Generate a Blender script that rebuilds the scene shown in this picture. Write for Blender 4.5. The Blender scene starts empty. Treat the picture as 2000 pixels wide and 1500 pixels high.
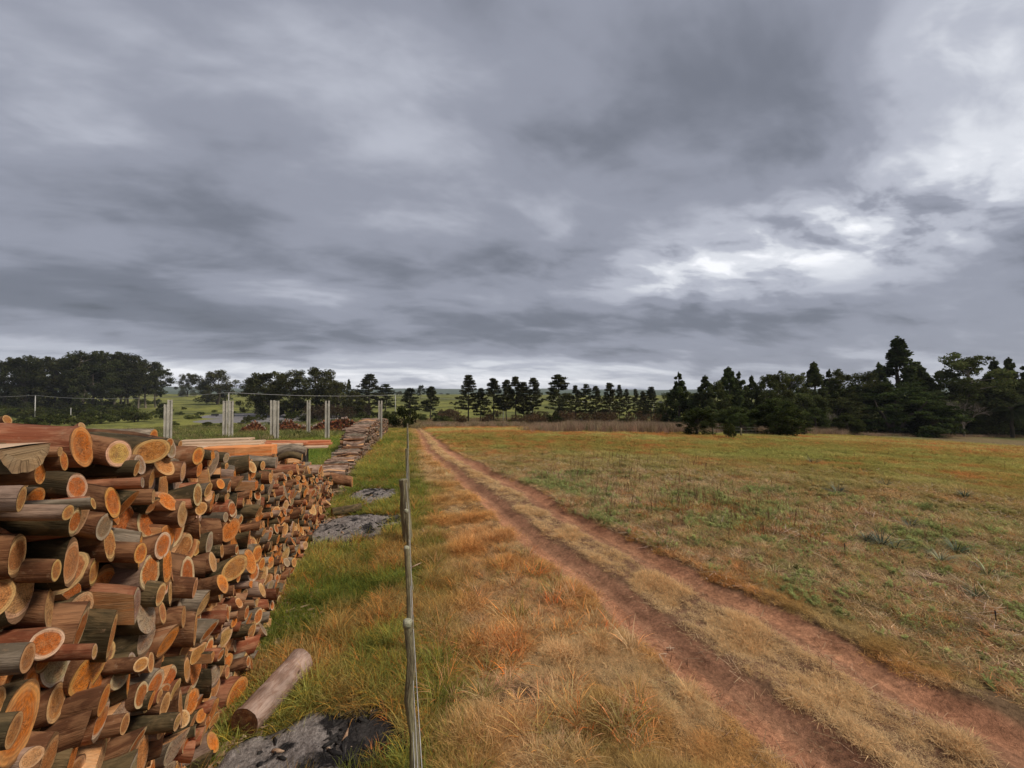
import bpy, math, random
import numpy as np
from mathutils import Matrix, Vector

R = math.radians
rng = np.random.default_rng(7)
random.seed(7)
sc = bpy.context.scene
COL = sc.collection

# ------------------------------------------------------------------ camera
CAM_H = 2.8
YAW = R(15.3)            # camera looks to the right of the fence direction (+Y)
PITCH = R(1.15)
F = 750.0                # focal length in pixels of a 2000 px wide frame
cam = bpy.data.cameras.new('camera')
cam.lens = 13.5; cam.sensor_width = 36; cam.clip_end = 20000; cam.clip_start = 0.05
camo = bpy.data.objects.new('camera', cam); COL.objects.link(camo)
camo.location = (0, 0, CAM_H)
camo.rotation_euler = (R(90) + PITCH, 0, -YAW)
sc.camera = camo

# ------------------------------------------------------------------ light
SUN_AZ, SUN_EL = R(118), R(48)      # azimuth from +Y towards +X (behind and right of the camera)
world = bpy.data.worlds.new('World'); sc.world = world; world.use_nodes = True
sun = bpy.data.lights.new('sun', 'SUN'); sun.energy = 1.5; sun.angle = R(14); sun.color = (1.0, 0.89, 0.75)
suno = bpy.data.objects.new('sun', sun); COL.objects.link(suno)
sd = Vector((math.sin(SUN_AZ)*math.cos(SUN_EL), math.cos(SUN_AZ)*math.cos(SUN_EL), math.sin(SUN_EL)))
suno.rotation_euler = sd.to_track_quat('Z', 'Y').to_euler()
suno.location = (20, -20, 40)
sc.view_settings.view_transform = 'Standard'
sc.view_settings.look = 'None'
sc.view_settings.gamma = 1
sc.view_settings.use_curve_mapping = False
sc.view_settings.exposure = 1.05
sc.cycles.max_bounces = 6
sc.cycles.transparent_max_bounces = 8
sc.cycles.use_denoising = True

# ------------------------------------------------------------------ node helpers
class NT:
    def __init__(s, tree): s.t = tree; s.n = tree.nodes; s.l = tree.links
    def new(s, typ, **kw):
        n = s.n.new(typ)
        for k, v in kw.items(): setattr(n, k, v)
        return n
    def link(s, a, b): s.l.new(a, b)
    def _set(s, sock, v):
        if v is None: return
        if isinstance(v, (int, float)): sock.default_value = v
        elif isinstance(v, (tuple, list)):
            sock.default_value = tuple(v) if len(v) == len(sock.default_value) else tuple(v) + (1,)
        else: s.l.new(v, sock)
    def math(s, op, a, b=None, c=None, clamp=False):
        n = s.new('ShaderNodeMath', operation=op, use_clamp=clamp)
        s._set(n.inputs[0], a); s._set(n.inputs[1], b); s._set(n.inputs[2], c)
        return n.outputs[0]
    def vmath(s, op, a, b=None, scale=None):
        n = s.new('ShaderNodeVectorMath', operation=op)
        s._set(n.inputs[0], a); s._set(n.inputs[1], b)
        if scale is not None: s._set(n.inputs['Scale'], scale)
        return n.outputs['Value'] if op in ('LENGTH', 'DOT_PRODUCT') else n.outputs[0]
    def mix(s, f, a, b, blend='MIX'):
        n = s.new('ShaderNodeMix', data_type='RGBA', blend_type=blend)
        s._set(n.inputs[0], f); s._set(n.inputs[6], a); s._set(n.inputs[7], b)
        return n.outputs[2]
    def noise(s, vec, scale, detail=4, rough=.55, dist=0, dim='3D'):
        n = s.new('ShaderNodeTexNoise', noise_dimensions=dim)
        if vec is not None: s.l.new(vec, n.inputs['Vector'])
        n.inputs['Scale'].default_value = scale; n.inputs['Detail'].default_value = detail
        n.inputs['Roughness'].default_value = rough; n.inputs['Distortion'].default_value = dist
        return n.outputs['Fac']
    def rmap(s, v, a, b, c=0, d=1, smooth=False):
        n = s.new('ShaderNodeMapRange'); n.clamp = True
        if smooth: n.interpolation_type = 'SMOOTHSTEP'
        s._set(n.inputs[0], v)
        for i, x in enumerate((a, b, c, d)): s._set(n.inputs[i+1], x)
        return n.outputs[0]
    def attr(s, name, typ='GEOMETRY', out='Color'):
        n = s.new('ShaderNodeAttribute'); n.attribute_name = name; n.attribute_type = typ
        return n.outputs[out]
    def mapping(s, vec, scale=(1,1,1)):
        n = s.new('ShaderNodeMapping'); s.l.new(vec, n.inputs[0]); n.inputs['Scale'].default_value = scale
        return n.outputs[0]

def material(name):
    m = bpy.data.materials.new(name); m.use_nodes = True
    m.node_tree.nodes.clear()
    t = NT(m.node_tree)
    out = t.new('ShaderNodeOutputMaterial'); b = t.new('ShaderNodeBsdfPrincipled')
    t.link(b.outputs[0], out.inputs[0])
    b.inputs['Roughness'].default_value = .85
    b.inputs['Specular IOR Level'].default_value = .2
    return m, t, b, out

def bump(t, b, h, strength=.5, dist=.01):
    n = t.new('ShaderNodeBump'); n.inputs['Strength'].default_value = strength; n.inputs['Distance'].default_value = dist
    t.link(h, n.inputs['Height']); t.link(n.outputs[0], b.inputs['Normal'])

# ------------------------------------------------------------------ world: overcast cloud deck over a Nishita sky
def build_world():
    t = NT(world.node_tree); t.n.clear()
    out = t.new('ShaderNodeOutputWorld')
    sky = t.new('ShaderNodeTexSky', sky_type='NISHITA'); sky.sun_disc = False
    sky.sun_elevation = SUN_EL; sky.sun_rotation = SUN_AZ
    bg1 = t.new('ShaderNodeBackground'); t.link(sky.outputs[0], bg1.inputs[0]); bg1.inputs[1].default_value = .05
    tc = t.new('ShaderNodeTexCoord'); d = t.vmath('NORMALIZE', tc.outputs['Generated'])
    sx = t.new('ShaderNodeSeparateXYZ'); t.link(d, sx.inputs[0])
    X, Y, Z = sx.outputs
    # rotate so that the cloud bands converge slightly left of the view axis
    zz = t.math('ADD', t.math('MAXIMUM', Z, 0.0), .19)
    px = t.math('DIVIDE', X, zz); py = t.math('DIVIDE', Y, zz)
    cb = t.new('ShaderNodeCombineXYZ'); t.link(px, cb.inputs[0]); t.link(py, cb.inputs[1])
    P = cb.outputs[0]
    mp = t.new('ShaderNodeMapping'); t.link(P, mp.inputs[0]); mp.inputs['Rotation'].default_value = (0, 0, R(-35)); mp.inputs['Scale'].default_value = (.62, 1.0, 1); mp.inputs['Location'].default_value = (3.1, 1.7, 0)
    big = t.noise(mp.outputs[0], .55, 3, .5, .4)
    mid = t.noise(mp.outputs[0], 1.7, 5, .52, .5)
    fine = t.noise(mp.outputs[0], 5.5, 5, .55, .3)
    v = t.math('ADD', t.math('MULTIPLY', big, .55), t.math('MULTIPLY', mid, .50))
    v = t.math('ADD', v, t.math('MULTIPLY', fine, .20))
    v = t.math('MULTIPLY_ADD', t.math('SUBTRACT', v, .625), 1.35, .40)   # centre of the grey
    az = t.math('ARCTAN2', X, Y); el = t.math('ARCSINE', Z)
    def patch(px_, py_, spx, spy, amp, mod=0.0, tilt=0.0):
        nonlocal v
        xc, zc = (px_-1000)/F, (750-py_)/F
        a0 = math.atan(xc) + YAW; e0 = math.atan(zc*math.cos(math.atan(xc))) + PITCH
        sa = spx/F*math.cos(math.atan(xc))**2; se = spy/F*math.cos(math.atan(xc))
        da = t.math('SUBTRACT', az, a0); de = t.math('SUBTRACT', el, e0)
        ca, sa_ = math.cos(tilt), math.sin(tilt)
        u = t.math('DIVIDE', t.math('ADD', t.math('MULTIPLY', da, ca), t.math('MULTIPLY', de, sa_)), sa)
        w = t.math('DIVIDE', t.math('SUBTRACT', t.math('MULTIPLY', de, ca), t.math('MULTIPLY', da, sa_)), se)
        q = t.math('ADD', t.math('MULTIPLY', u, u), t.math('MULTIPLY', w, w))
        g = t.math('POWER', 2.718, t.math('MULTIPLY', q, -1.0))
        if mod:
            g = t.math('MULTIPLY', g, t.rmap(t.math('MULTIPLY_ADD', fine, .5, t.math('MULTIPLY', mid, .5)), .5-mod, .5+mod*.6, 0, 1.3))
        v = t.math('MULTIPLY_ADD', g, amp, v)
    for p in PATCHES: patch(*p)
    # bright slit above the horizon all the way round
    slit = t.math('MULTIPLY', t.rmap(el, R(6.0), R(0.8), 0, 1, True), t.rmap(mid, .36, .6, .6, 1.1))
    azw = t.rmap(t.math('ABSOLUTE', t.math('SUBTRACT', az, R(-2))), R(22), R(48), 1.0, .25, True)
    v = t.math('MULTIPLY_ADD', t.math('MULTIPLY', slit, azw), .62, v)
    ramp = t.new('ShaderNodeValToRGB'); t.link(v, ramp.inputs[0])
    cr = ramp.color_ramp; cr.interpolation = 'EASE'
    stops = [(0.0, (.056, .061, .073)), (.20, (.089, .096, .117)), (.40, (.150, .159, .191)), (.60, (.240, .251, .288)), (.80, (.365, .376, .405)), (1.0, (.50, .505, .525))]
    cr.elements[0].position = 0; cr.elements[0].color = stops[0][1] + (1,)
    cr.elements[1].position = 1; cr.elements[1].color = stops[-1][1] + (1,)
    for p_, c_ in stops[1:-1]:
        e = cr.elements.new(p_); e.color = c_ + (1,)
    bg2 = t.new('ShaderNodeBackground'); t.link(ramp.outputs[0], bg2.inputs[0]); bg2.inputs[1].default_value = 1.0
    mx = t.new('ShaderNodeMixShader'); mx.inputs[0].default_value = .96
    t.link(bg1.outputs[0], mx.inputs[1]); t.link(bg2.outputs[0], mx.inputs[2]); t.link(mx.outputs[0], out.inputs[0])

#          px    py   spx  spy  amp  mod  tilt
PATCHES = [
    (1560, 500, 360, 85, .20, .13, 0.0),
    (1320, 530, 150, 50, .16, .12, 0.0),
    (1780, 420, 260, 70, .18, .10, .1),
    (1900, 60, 200, 100, .26, .14, .3),
    (1900, 250, 260, 130, .16, 0, 0.0),
    (1000, 330, 600, 110, -.13, 0, .12),
    (1680, 410, 420, 100, .17, .15, .05),
    (350, 430, 500, 110, -.08, 0, 0.0),
    (500, 620, 900, 60, -.13, 0, 0.0),
    (1150, 470, 250, 50, -.10, 0, .2),
    (800, 160, 350, 120, .08, 0, -.2),
    (1750, 600, 400, 40, -.08, 0, 0.0),
    (750, 270, 300, 60, .05, 0, 0),
]
build_world()

# ------------------------------------------------------------------ numpy noise
_tab = np.random.default_rng(11).random((256, 256))
def vnoise(x, y):
    xi = np.floor(x).astype(int); yi = np.floor(y).astype(int)
    fx = x - xi; fy = y - yi
    fx = fx*fx*(3-2*fx); fy = fy*fy*(3-2*fy)
    a = _tab[xi & 255, yi & 255]; b = _tab[(xi+1) & 255, yi & 255]
    c = _tab[xi & 255, (yi+1) & 255]; d = _tab[(xi+1) & 255, (yi+1) & 255]
    return (a*(1-fx)+b*fx)*(1-fy) + (c*(1-fx)+d*fx)*fy
def fbm(x, y, s, o=4, seed=0):
    x = np.asarray(x, float)*s + seed*17.3; y = np.asarray(y, float)*s + seed*9.1
    t = 0; a = .5; n = 0
    for i in range(o):
        t = t + a*vnoise(x, y); n += a; a *= .5; x = x*2.03+5.1; y = y*2.03+3.7
    return t/n
def sstep(a, b, x):
    t = np.clip((x-a)/(b-a), 0, 1); return t*t*(3-2*t)

# ------------------------------------------------------------------ terrain
FWD = np.array([math.sin(YAW), math.cos(YAW)]); RGT = np.array([math.cos(YAW), -math.sin(YAW)])
def macro(x, y):
    x = np.asarray(x, float); y = np.asarray(y, float)
    r = np.hypot(x, y)
    z = np.interp(r, [0, 9, 16, 28, 45, 60, 75, 105, 150, 210, 330, 520, 760, 1200, 2000, 3200, 4300, 5200],
                     [0, 0, -.12, -.7, -1.75, -2.7, -3.7, -5.7, -7.6, -8.4, -8.4, -5.5, -2.6, -12, -14, 2, 30, 10])
    far = sstep(180, 420, r)
    z = z + far*(fbm(x, y, 1/260., 3, 5)-.5)*8*np.minimum(1, 2600/np.maximum(r, 1)) + sstep(1800, 3500, r)*(fbm(x, y, 1/1100., 4, 3)-.5)*60
    z = z + sstep(14, 40, r)*(fbm(x, y, 1/30., 2, 9)-.5)*.35
    return z
_cp, _sp = math.cos(PITCH), math.sin(PITCH)
def ray(px, py):
    xc, zc = (px-1000)/F, (750-py)/F
    f = _cp - zc*_sp; u = _sp + zc*_cp
    d = np.array([RGT[0]*xc + FWD[0]*f, RGT[1]*xc + FWD[1]*f, u])
    return d            # camera depth along the horizontal forward about 1
_TT = np.geomspace(.8, 5000, 700)
def at(px, py):
    """where the sight line through a pixel of the photograph meets the ground"""
    d = ray(px, py); t = _TT
    for _ in range(3):
        z = CAM_H + d[2]*t - macro(d[0]*t, d[1]*t); k = int(np.argmax(z <= 0)) if (z <= 0).any() else len(t)-1
        t = np.linspace(t[max(0, k-1)], t[k], 24)
    t = t[-1] if k == 0 else t[12]
    return np.array([d[0]*t, d[1]*t, float(macro(d[0]*t, d[1]*t))])
def on_y(px, py, Y):
    d = ray(px, py); t = Y/d[1]
    return np.array([0, 0, CAM_H]) + d*t
def depth(p): return p[0]*FWD[0] + p[1]*FWD[1]
def proj(p):
    q = np.asarray(p) - np.array([0, 0, CAM_H])
    xr = q[..., 0]*RGT[0] + q[..., 1]*RGT[1]; fh = q[..., 0]*FWD[0] + q[..., 1]*FWD[1]; u = q[..., 2]
    f = fh*_cp + u*_sp; v = -fh*_sp + u*_cp
    return 1000 + F*xr/f, 750 - F*v/f, f

trackL_px = [(822,850),(833,877),(869,907),(911,937),(968,988),(1010,1027),(1070,1069),(1130,1111),(1184,1144),(1260,1220),(1400,1325),(1525,1410),(1625,1490),(1760,1600),(2000,1800)]
trackR_px = [(843,850),(856,862),(890,889),(938,916),(986,937),(1028,961),(1076,991),(1130,1018),(1190,1048),(1250,1078),(1310,1111),(1360,1140),(1500,1200),(1625,1265),(1750,1340),(1900,1410),(1995,1455),(2150,1540),(2500,1720)]
def line(pxs):
    p = np.array([at(a, b)[:2] for a, b in pxs])
    end = p[0] + (p[0]-p[1])/np.linalg.norm(p[0]-p[1])*25
    p = np.vstack([[end], p])
    o = []
    for i in range(len(p)-1):
        for s in np.linspace(0, 1, 6)[:-1]: o.append(p[i]*(1-s)+p[i+1]*s)
    o.append(p[-1]); o = np.array(o)
    for _ in range(3): o[1:-1] = (o[:-2]+2*o[1:-1]+o[2:])/4
    return o
TL, TR = line(trackL_px), line(trackR_px)
def pdist(x, y, L):
    """signed distance to a polyline (positive on the right of it, seen from the camera side)"""
    x = np.asarray(x, float); y = np.asarray(y, float)
    best = np.full(x.shape, 1e9); sg = np.zeros(x.shape)
    for i in range(len(L)-1):
        a, b = L[i], L[i+1]; ab = b-a; l2 = ab@ab
        t = np.clip(((x-a[0])*ab[0]+(y-a[1])*ab[1])/l2, 0, 1)
        dx = x-(a[0]+t*ab[0]); dy = y-(a[1]+t*ab[1]); d = dx*dx+dy*dy
        m = d < best
        best = np.where(m, d, best); sg = np.where(m, np.sign(-(ab[0]*dy-ab[1]*dx)), sg)
    return np.sqrt(best), -sg
_c = pdist(np.array([40.]), np.array([5.]), TR)[1][0]
def tracks(x, y):
    """distance to either wheel track, signed distance to the right hand track (positive = field side)"""
    dl, sl = pdist(x, y, TL); dr, sr = pdist(x, y, TR)
    return dl, dr, dr*sr*_c, dl*sl*_c
FENCE_X = .07
def XF(y): return -1.47 - .05*(np.asarray(y, float)-2.2)      # face of the big wood pile at the ground
ASH = []       # (cx, cy, rx, ry, rot)
for (a, b, c, d) in ((590, 1445, 690, 1410), (690, 1035, 768, 1010), (722, 968, 782, 955)):
    p = at(a, b); q = at(c, d); ASH.append((p, q))
ASHE = [(at(580,1485), .80, .40), (at(690,1034), 1.02, 1.0), (at(728,968), .62, .95)]
def ash(x, y):
    m = np.zeros(np.shape(x))
    for i, (c, rx, ry) in enumerate(ASHE):
        d = np.hypot((x-c[0])/rx, (y-c[1])/ry) + (fbm(x, y, 4.0, 4, 20+i)-.5)*1.0
        m = np.maximum(m, 1-sstep(.72, .98, d))
    return m
def G(x, y):
    x = np.asarray(x, float); y = np.asarray(y, float)
    z = macro(x, y); r = np.hypot(x, y)
    dl, dr, sr, sl = tracks(x, y)
    w = .24 + .05*fbm(x, y, .8, 2, 8)
    fade = 1-sstep(40, 60, r)
    z = z - fade*.085*(np.exp(-(dl/w)**2)+np.exp(-(dr/w)**2)) - fade*.022*(np.exp(-((dl-.11)/.035)**2)+np.exp(-((dr-.11)/.035)**2)) + fade*.012*(fbm(x, y, 7, 2, 41)-.5)*(np.minimum(dl, dr) < .3) + fade*.02*np.exp(-((dl-.42)/.12)**2) + fade*.02*np.exp(-((dr-.42)/.12)**2)
    z = z + (fbm(x, y, 2.2, 2, 2)-.5)*.07*(1-.6*np.exp(-(np.minimum(dl, dr)/.3)**2)) + (fbm(x, y, .35, 2, 6)-.5)*.12*sstep(2, 8, r)
    return z
# ------------------------------------------------------------------ object helpers
def tag(o, label=None, cat=None, group=None, kind=None):
    if label: o['label'] = label
    if cat: o['category'] = cat
    if group: o['group'] = group
    if kind: o['kind'] = kind
    return o
def link(o, parent=None):
    COL.objects.link(o)
    if parent is not None: o.parent = parent
    return o
def empty(name, loc=(0, 0, 0), rz=0, s=(1, 1, 1)):
    o = bpy.data.objects.new(name, None); o.location = loc; o.rotation_euler = (0, 0, rz); o.scale = s
    o.empty_display_size = .2
    return link(o)
def mesh(name, V, quads=None, tris=None, mats=(), mq=None, mt=None, uv=None, colors=None, smooth=True):
    """numpy arrays to a mesh; uv per corner (quads first, then tris); colors {name: per vertex rgb}"""
    V = np.asarray(V, np.float32).reshape(-1, 3)
    q = np.zeros((0, 4), int) if quads is None or len(quads) == 0 else np.asarray(quads, int)
    t = np.zeros((0, 3), int) if tris is None or len(tris) == 0 else np.asarray(tris, int)
    me = bpy.data.meshes.new(name)
    me.vertices.add(len(V)); me.vertices.foreach_set('co', V.ravel())
    nl = q.size + t.size; nf = len(q) + len(t)
    me.loops.add(nl); me.polygons.add(nf)
    me.loops.foreach_set('vertex_index', np.concatenate([q.ravel(), t.ravel()]).astype(np.int32))
    st = np.concatenate([np.arange(len(q))*4, len(q)*4+np.arange(len(t))*3]).astype(np.int32)
    me.polygons.foreach_set('loop_start', st)
    mi = np.concatenate([np.zeros(len(q), int) if mq is None else np.asarray(mq), np.zeros(len(t), int) if mt is None else np.asarray(mt)])
    me.polygons.foreach_set('material_index', mi.astype(np.int32))
    me.polygons.foreach_set('use_smooth', np.full(nf, smooth))
    for m in mats: me.materials.append(m)
    if uv is not None:
        l = me.uv_layers.new(name='uv'); l.data.foreach_set('uv', np.asarray(uv, np.float32).ravel())
    for k, c in (colors or {}).items():
        c = np.asarray(c, np.float32)
        if c.ndim == 1: c = np.tile(c, (len(V), 1))
        a = me.color_attributes.new(k, 'FLOAT_COLOR', 'POINT')
        a.data.foreach_set('color', np.hstack([c[:, :3], np.ones((len(c), 1), np.float32)]).ravel())
    me.update(calc_edges=True); me.validate()
    return me
def obj(name, me, parent=None):
    return link(bpy.data.objects.new(name, me), parent)

class Acc:
    """accumulates pieces into one mesh"""
    def __init__(s): s.V = []; s.Q = []; s.T = []; s.uq = []; s.ut = []; s.mq = []; s.mt = []; s.C = {}; s.n = 0
    def add(s, V, Q=None, T=None, uq=None, ut=None, m=0, mt=None, **cols):
        V = np.asarray(V, float)
        if Q is not None and len(Q):
            s.Q.append(np.asarray(Q)+s.n); s.mq.append(np.full(len(Q), m)); s.uq.append(np.zeros((len(Q)*4, 2)) if uq is None else uq)
        if T is not None and len(T):
            s.T.append(np.asarray(T)+s.n); s.mt.append(np.full(len(T), m if mt is None else mt)); s.ut.append(np.zeros((len(T)*3, 2)) if ut is None else ut)
        for k, c in cols.items():
            c = np.asarray(c, float)
            s.C.setdefault(k, []).append(np.tile(c, (len(V), 1)) if c.ndim == 1 else c)
        s.V.append(V); s.n += len(V)
    def mesh(s, name, mats, smooth=True):
        cat = lambda a, k: np.concatenate(a) if a else np.zeros((0, k))
        uv = np.concatenate([cat(s.uq, 2), cat(s.ut, 2)])
        return mesh(name, np.concatenate(s.V), cat(s.Q, 4).astype(int), cat(s.T, 3).astype(int), mats,
                    cat([a[:, None] for a in s.mq], 1).ravel(), cat([a[:, None] for a in s.mt], 1).ravel(), uv,
                    {k: np.concatenate(c) for k, c in s.C.items()}, smooth)
BOXQ = [(0,1,3,2),(4,6,7,5),(0,4,5,1),(2,3,7,6),(0,2,6,4),(1,5,7,3)]
def box(a, c, s, rz=0.0, taper=1.0, **k):
    v = np.array([(x, y, z) for x in (-.5, .5) for y in (-.5, .5) for z in (-.5, .5)])*np.array(s)
    tp = np.where(v[:, 2] > 0, taper, 1.0); v[:, 0] *= tp; v[:, 1] *= tp
    cr, sr = math.cos(rz), math.sin(rz)
    v = np.stack([v[:, 0]*cr-v[:, 1]*sr, v[:, 0]*sr+v[:, 1]*cr, v[:, 2]], 1)+np.array(c)
    a.add(v, BOXQ, **k)
def tube(a, pts, rad, n=6, cap=True, uvs=1.0, **k):
    P = np.asarray(pts, float); rad = np.broadcast_to(np.asarray(rad, float), (len(P),))
    tg = np.gradient(P, axis=0); tg /= np.linalg.norm(tg, axis=1)[:, None]+1e-9
    ref = np.array([0, 0, 1.0]) if abs(tg[0][2]) < .9 else np.array([1.0, 0, 0])
    V = []
    for p, r, t in zip(P, rad, tg):
        u = np.cross(ref, t); u /= np.linalg.norm(u)+1e-9; w = np.cross(t, u); ref = np.cross(t, u) if abs(t @ ref) > .95 else ref
        an = np.arange(n)*2*math.pi/n
        V.append(p + r*(np.cos(an)[:, None]*u + np.sin(an)[:, None]*w))
    V = np.concatenate(V); m = len(P); Q = []; U = []
    L = np.concatenate([[0], np.cumsum(np.linalg.norm(np.diff(P, axis=0), axis=1))])
    for i in range(m-1):
        for j in range(n):
            j2 = (j+1) % n
            Q.append((i*n+j, i*n+j2, (i+1)*n+j2, (i+1)*n+j))
            for (jj, ii) in ((j, i), (j+1, i), (j+1, i+1), (j, i+1)): U.append((jj/n*2*math.pi*rad[0]*uvs, L[ii]*uvs))
    T = []
    if cap:
        for i, base in ((0, 0), (m-1, (m-1)*n)):
            c = len(V); V = np.vstack([V, P[i]])
            for j in range(n): T.append((c, base+j, base+(j+1) % n) if i else (c, base+(j+1) % n, base+j))
    a.add(V, Q, T, uq=np.array(U), **k)

# ------------------------------------------------------------------ materials
def mat_ground():
    m, t, b, o = material('ground_soil_and_thatch')
    c = t.attr('gcol'); g = t.new('ShaderNodeNewGeometry').outputs['Position']
    f = t.noise(g, 26, 5, .72); n2 = t.noise(g, 5, 5, .65); n3 = t.noise(g, .55, 5, .6); n4 = t.noise(g, 120, 2, .6)
    k = t.math('MULTIPLY', t.rmap(f, .3, .7, .55, 1.4), t.rmap(n2, .3, .7, .7, 1.28))
    k = t.math('MULTIPLY', k, t.rmap(n3, .3, .7, .8, 1.2)); k = t.math('MULTIPLY', k, t.rmap(n4, .3, .7, .8, 1.2))
    sc_ = t.vmath('SCALE', c, None, k)
    t.link(sc_, b.inputs['Base Color'])
    h = t.math('ADD', t.math('MULTIPLY', f, .6), n4); bump(t, b, h, .7, .02)
    b.inputs['Roughness'].default_value = 1; b.inputs['Specular IOR Level'].default_value = .05
    return m
def mat_end():
    """sawn wood: growth rings, radial checks, saw marks; colours 'ca' (heart) and 'cb' (rim)"""
    m, t, b, o = material('sawn_log_end')
    uv = t.new('ShaderNodeUVMap'); uv.uv_map = 'uv'
    ca, cb_ = t.attr('ca'), t.attr('cb'); rn = t.attr('cr', out='Fac')
    s = t.new('ShaderNodeSeparateXYZ'); t.link(uv.outputs[0], s.inputs[0])
    off = t.vmath('ADD', uv.outputs[0], None); n = off.node
    cx = t.new('ShaderNodeCombineXYZ'); t.link(t.math('MULTIPLY', rn, 37.0), cx.inputs[2]); t.link(cx.outputs[0], n.inputs[1])
    wob = t.noise(off, 1.4, 3, .6)
    r = t.vmath('LENGTH', uv.outputs[0]); rw = t.math('ADD', r, t.math('MULTIPLY', t.math('SUBTRACT', wob, .5), .28))
    rings = t.math('SINE', t.math('MULTIPLY', rw, 46.0))
    ang = t.math('ARCTAN2', s.outputs[1], s.outputs[0])
    ca3 = t.new('ShaderNodeCombineXYZ'); t.link(t.math('MULTIPLY', t.math('COSINE', ang), 1), ca3.inputs[0]); t.link(t.math('SINE', ang), ca3.inputs[1]); t.link(t.math('MULTIPLY_ADD', rn, 53.0, t.math('MULTIPLY', r, .35)), ca3.inputs[2])
    rad = t.noise(ca3.outputs[0], 4.5, 3, .6)
    crack = t.rmap(t.math('ABSOLUTE', t.math('SUBTRACT', rad, .47)), 0.0, .03, 0.0, 1.0)
    crack = t.math('MAXIMUM', crack, t.rmap(t.math('ADD', r, t.math('MULTIPLY', rn, .5)), .75, 1.05, 0, 1))
    rim = t.rmap(rw, .66, .86, 0, 1, True)
    col = t.mix(rim, ca, cb_)
    col = t.mix(t.math('MULTIPLY', t.rmap(wob, .48, .68), .55), col, (.30, .10, .03))
    col = t.mix(t.rmap(rings, -1, 1, 0, .34), col, (.18, .08, .03))
    blot = t.noise(off, 3.5, 5, .65)
    col = t.mix(t.rmap(blot, .45, .8, 0, .4), col, (.66, .42, .20))
    mp = t.mapping(off, (1.3, 26, 1)); saw = t.noise(mp, 2.5, 3, .6)
    dirt = t.noise(off, .9, 4, .6); col = t.mix(t.rmap(dirt, .50, .72, 0, .55), col, (.24, .15, .09))
    col = t.vmath('SCALE', col, None, t.rmap(saw, .3, .7, .78, 1.2))
    col = t.mix(t.math('SUBTRACT', 1.0, t.math('MULTIPLY_ADD', crack, .75, .25)), col, (.06, .028, .012))
    edge = t.rmap(r, .93, 1.0, 0, 1)
    col = t.mix(t.math('MULTIPLY', edge, .75), col, (.11, .06, .03))
    t.link(col, b.inputs['Base Color'])
    bump(t, b, t.math('ADD', t.math('MULTIPLY', saw, .6), t.math('ADD', t.math('MULTIPLY', rings, .12), crack)), .5, .006)
    return m
def mat_bark():
    m, t, b, o = material('eucalyptus_bark')
    uv = t.new('ShaderNodeUVMap'); uv.uv_map = 'uv'
    ca, cb_ = t.attr('ca'), t.attr('cb'); rn = t.attr('cr', out='Fac')
    cx = t.new('ShaderNodeCombineXYZ'); t.link(t.math('MULTIPLY', rn, 41.0), cx.inputs[2])
    v = t.vmath('ADD', uv.outputs[0], cx.outputs[0])
    lg = t.noise(t.mapping(v, (7, 2.6, 1)), 2.2, 5, .62, .8)          # patches drawn out along the log
    st = t.noise(t.mapping(v, (60, 3.0, 1)), 1.6, 5, .65)            # fibres
    sp = t.noise(v, 26, 3, .6)
    col = t.mix(t.rmap(lg, .44, .58, 0, 1), ca, cb_)
    col = t.mix(t.rmap(st, .58, .72, 0, .45), col, (.05, .028, .018))
    col = t.mix(t.rmap(sp, .62, .72, 0, .45), col, (.40, .27, .17))
    col = t.vmath('SCALE', col, None, t.math('MULTIPLY', t.rmap(st, .25, .75, 1.1, .86), t.rmap(t.noise(v, 3.2, 3, .6), .3, .7, .55, 1.3)))
    kn = t.new('ShaderNodeTexVoronoi', feature='F1'); kn.inputs['Scale'].default_value = 1.0
    t.link(t.mapping(v, (7, 4, 1)), kn.inputs['Vector'])
    col = t.mix(t.rmap(kn.outputs['Distance'], .05, .11, .8, 0), col, (.04, .02, .012))
    t.link(col, b.inputs['Base Color'])
    bump(t, b, t.math('ADD', st, t.math('MULTIPLY', lg, .8)), .8, .012)
    return m
def mat_leaf(name, trans=.25, c2=None, var=.45, grad=True):
    m, t, b, o = material(name)
    t.n.remove(b)
    tint = t.attr('tint', 'INSTANCER'); lv = t.attr('lv')
    col = t.mix(1.0, tint, lv, 'MULTIPLY')
    d = t.new('ShaderNodeBsdfDiffuse'); tr = t.new('ShaderNodeBsdfTranslucent')
    t.link(col, d.inputs[0]); t.link(col, tr.inputs[0])
    mx = t.new('ShaderNodeMixShader'); mx.inputs[0].default_value = trans
    t.link(d.outputs[0], mx.inputs[1]); t.link(tr.outputs[0], mx.inputs[2]); t.link(mx.outputs[0], o.inputs[0])
    return m
def mat_foliage(name, trans=.3):
    """tree leaves: 'lv' holds the leaf's own colour, object colour shifts it from tree to tree"""
    m, t, b, o = material(name); t.n.remove(b)
    lv = t.attr('lv'); oc = t.new('ShaderNodeObjectInfo').outputs['Color']
    col = t.mix(1.0, lv, oc, 'MULTIPLY')
    d = t.new('ShaderNodeBsdfDiffuse'); tr = t.new('ShaderNodeBsdfTranslucent')
    t.link(col, d.inputs[0]); t.link(col, tr.inputs[0])
    mx = t.new('ShaderNodeMixShader'); mx.inputs[0].default_value = trans
    t.link(d.outputs[0], mx.inputs[1]); t.link(tr.outputs[0], mx.inputs[2]); t.link(mx.outputs[0], o.inputs[0])
    return m
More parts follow.
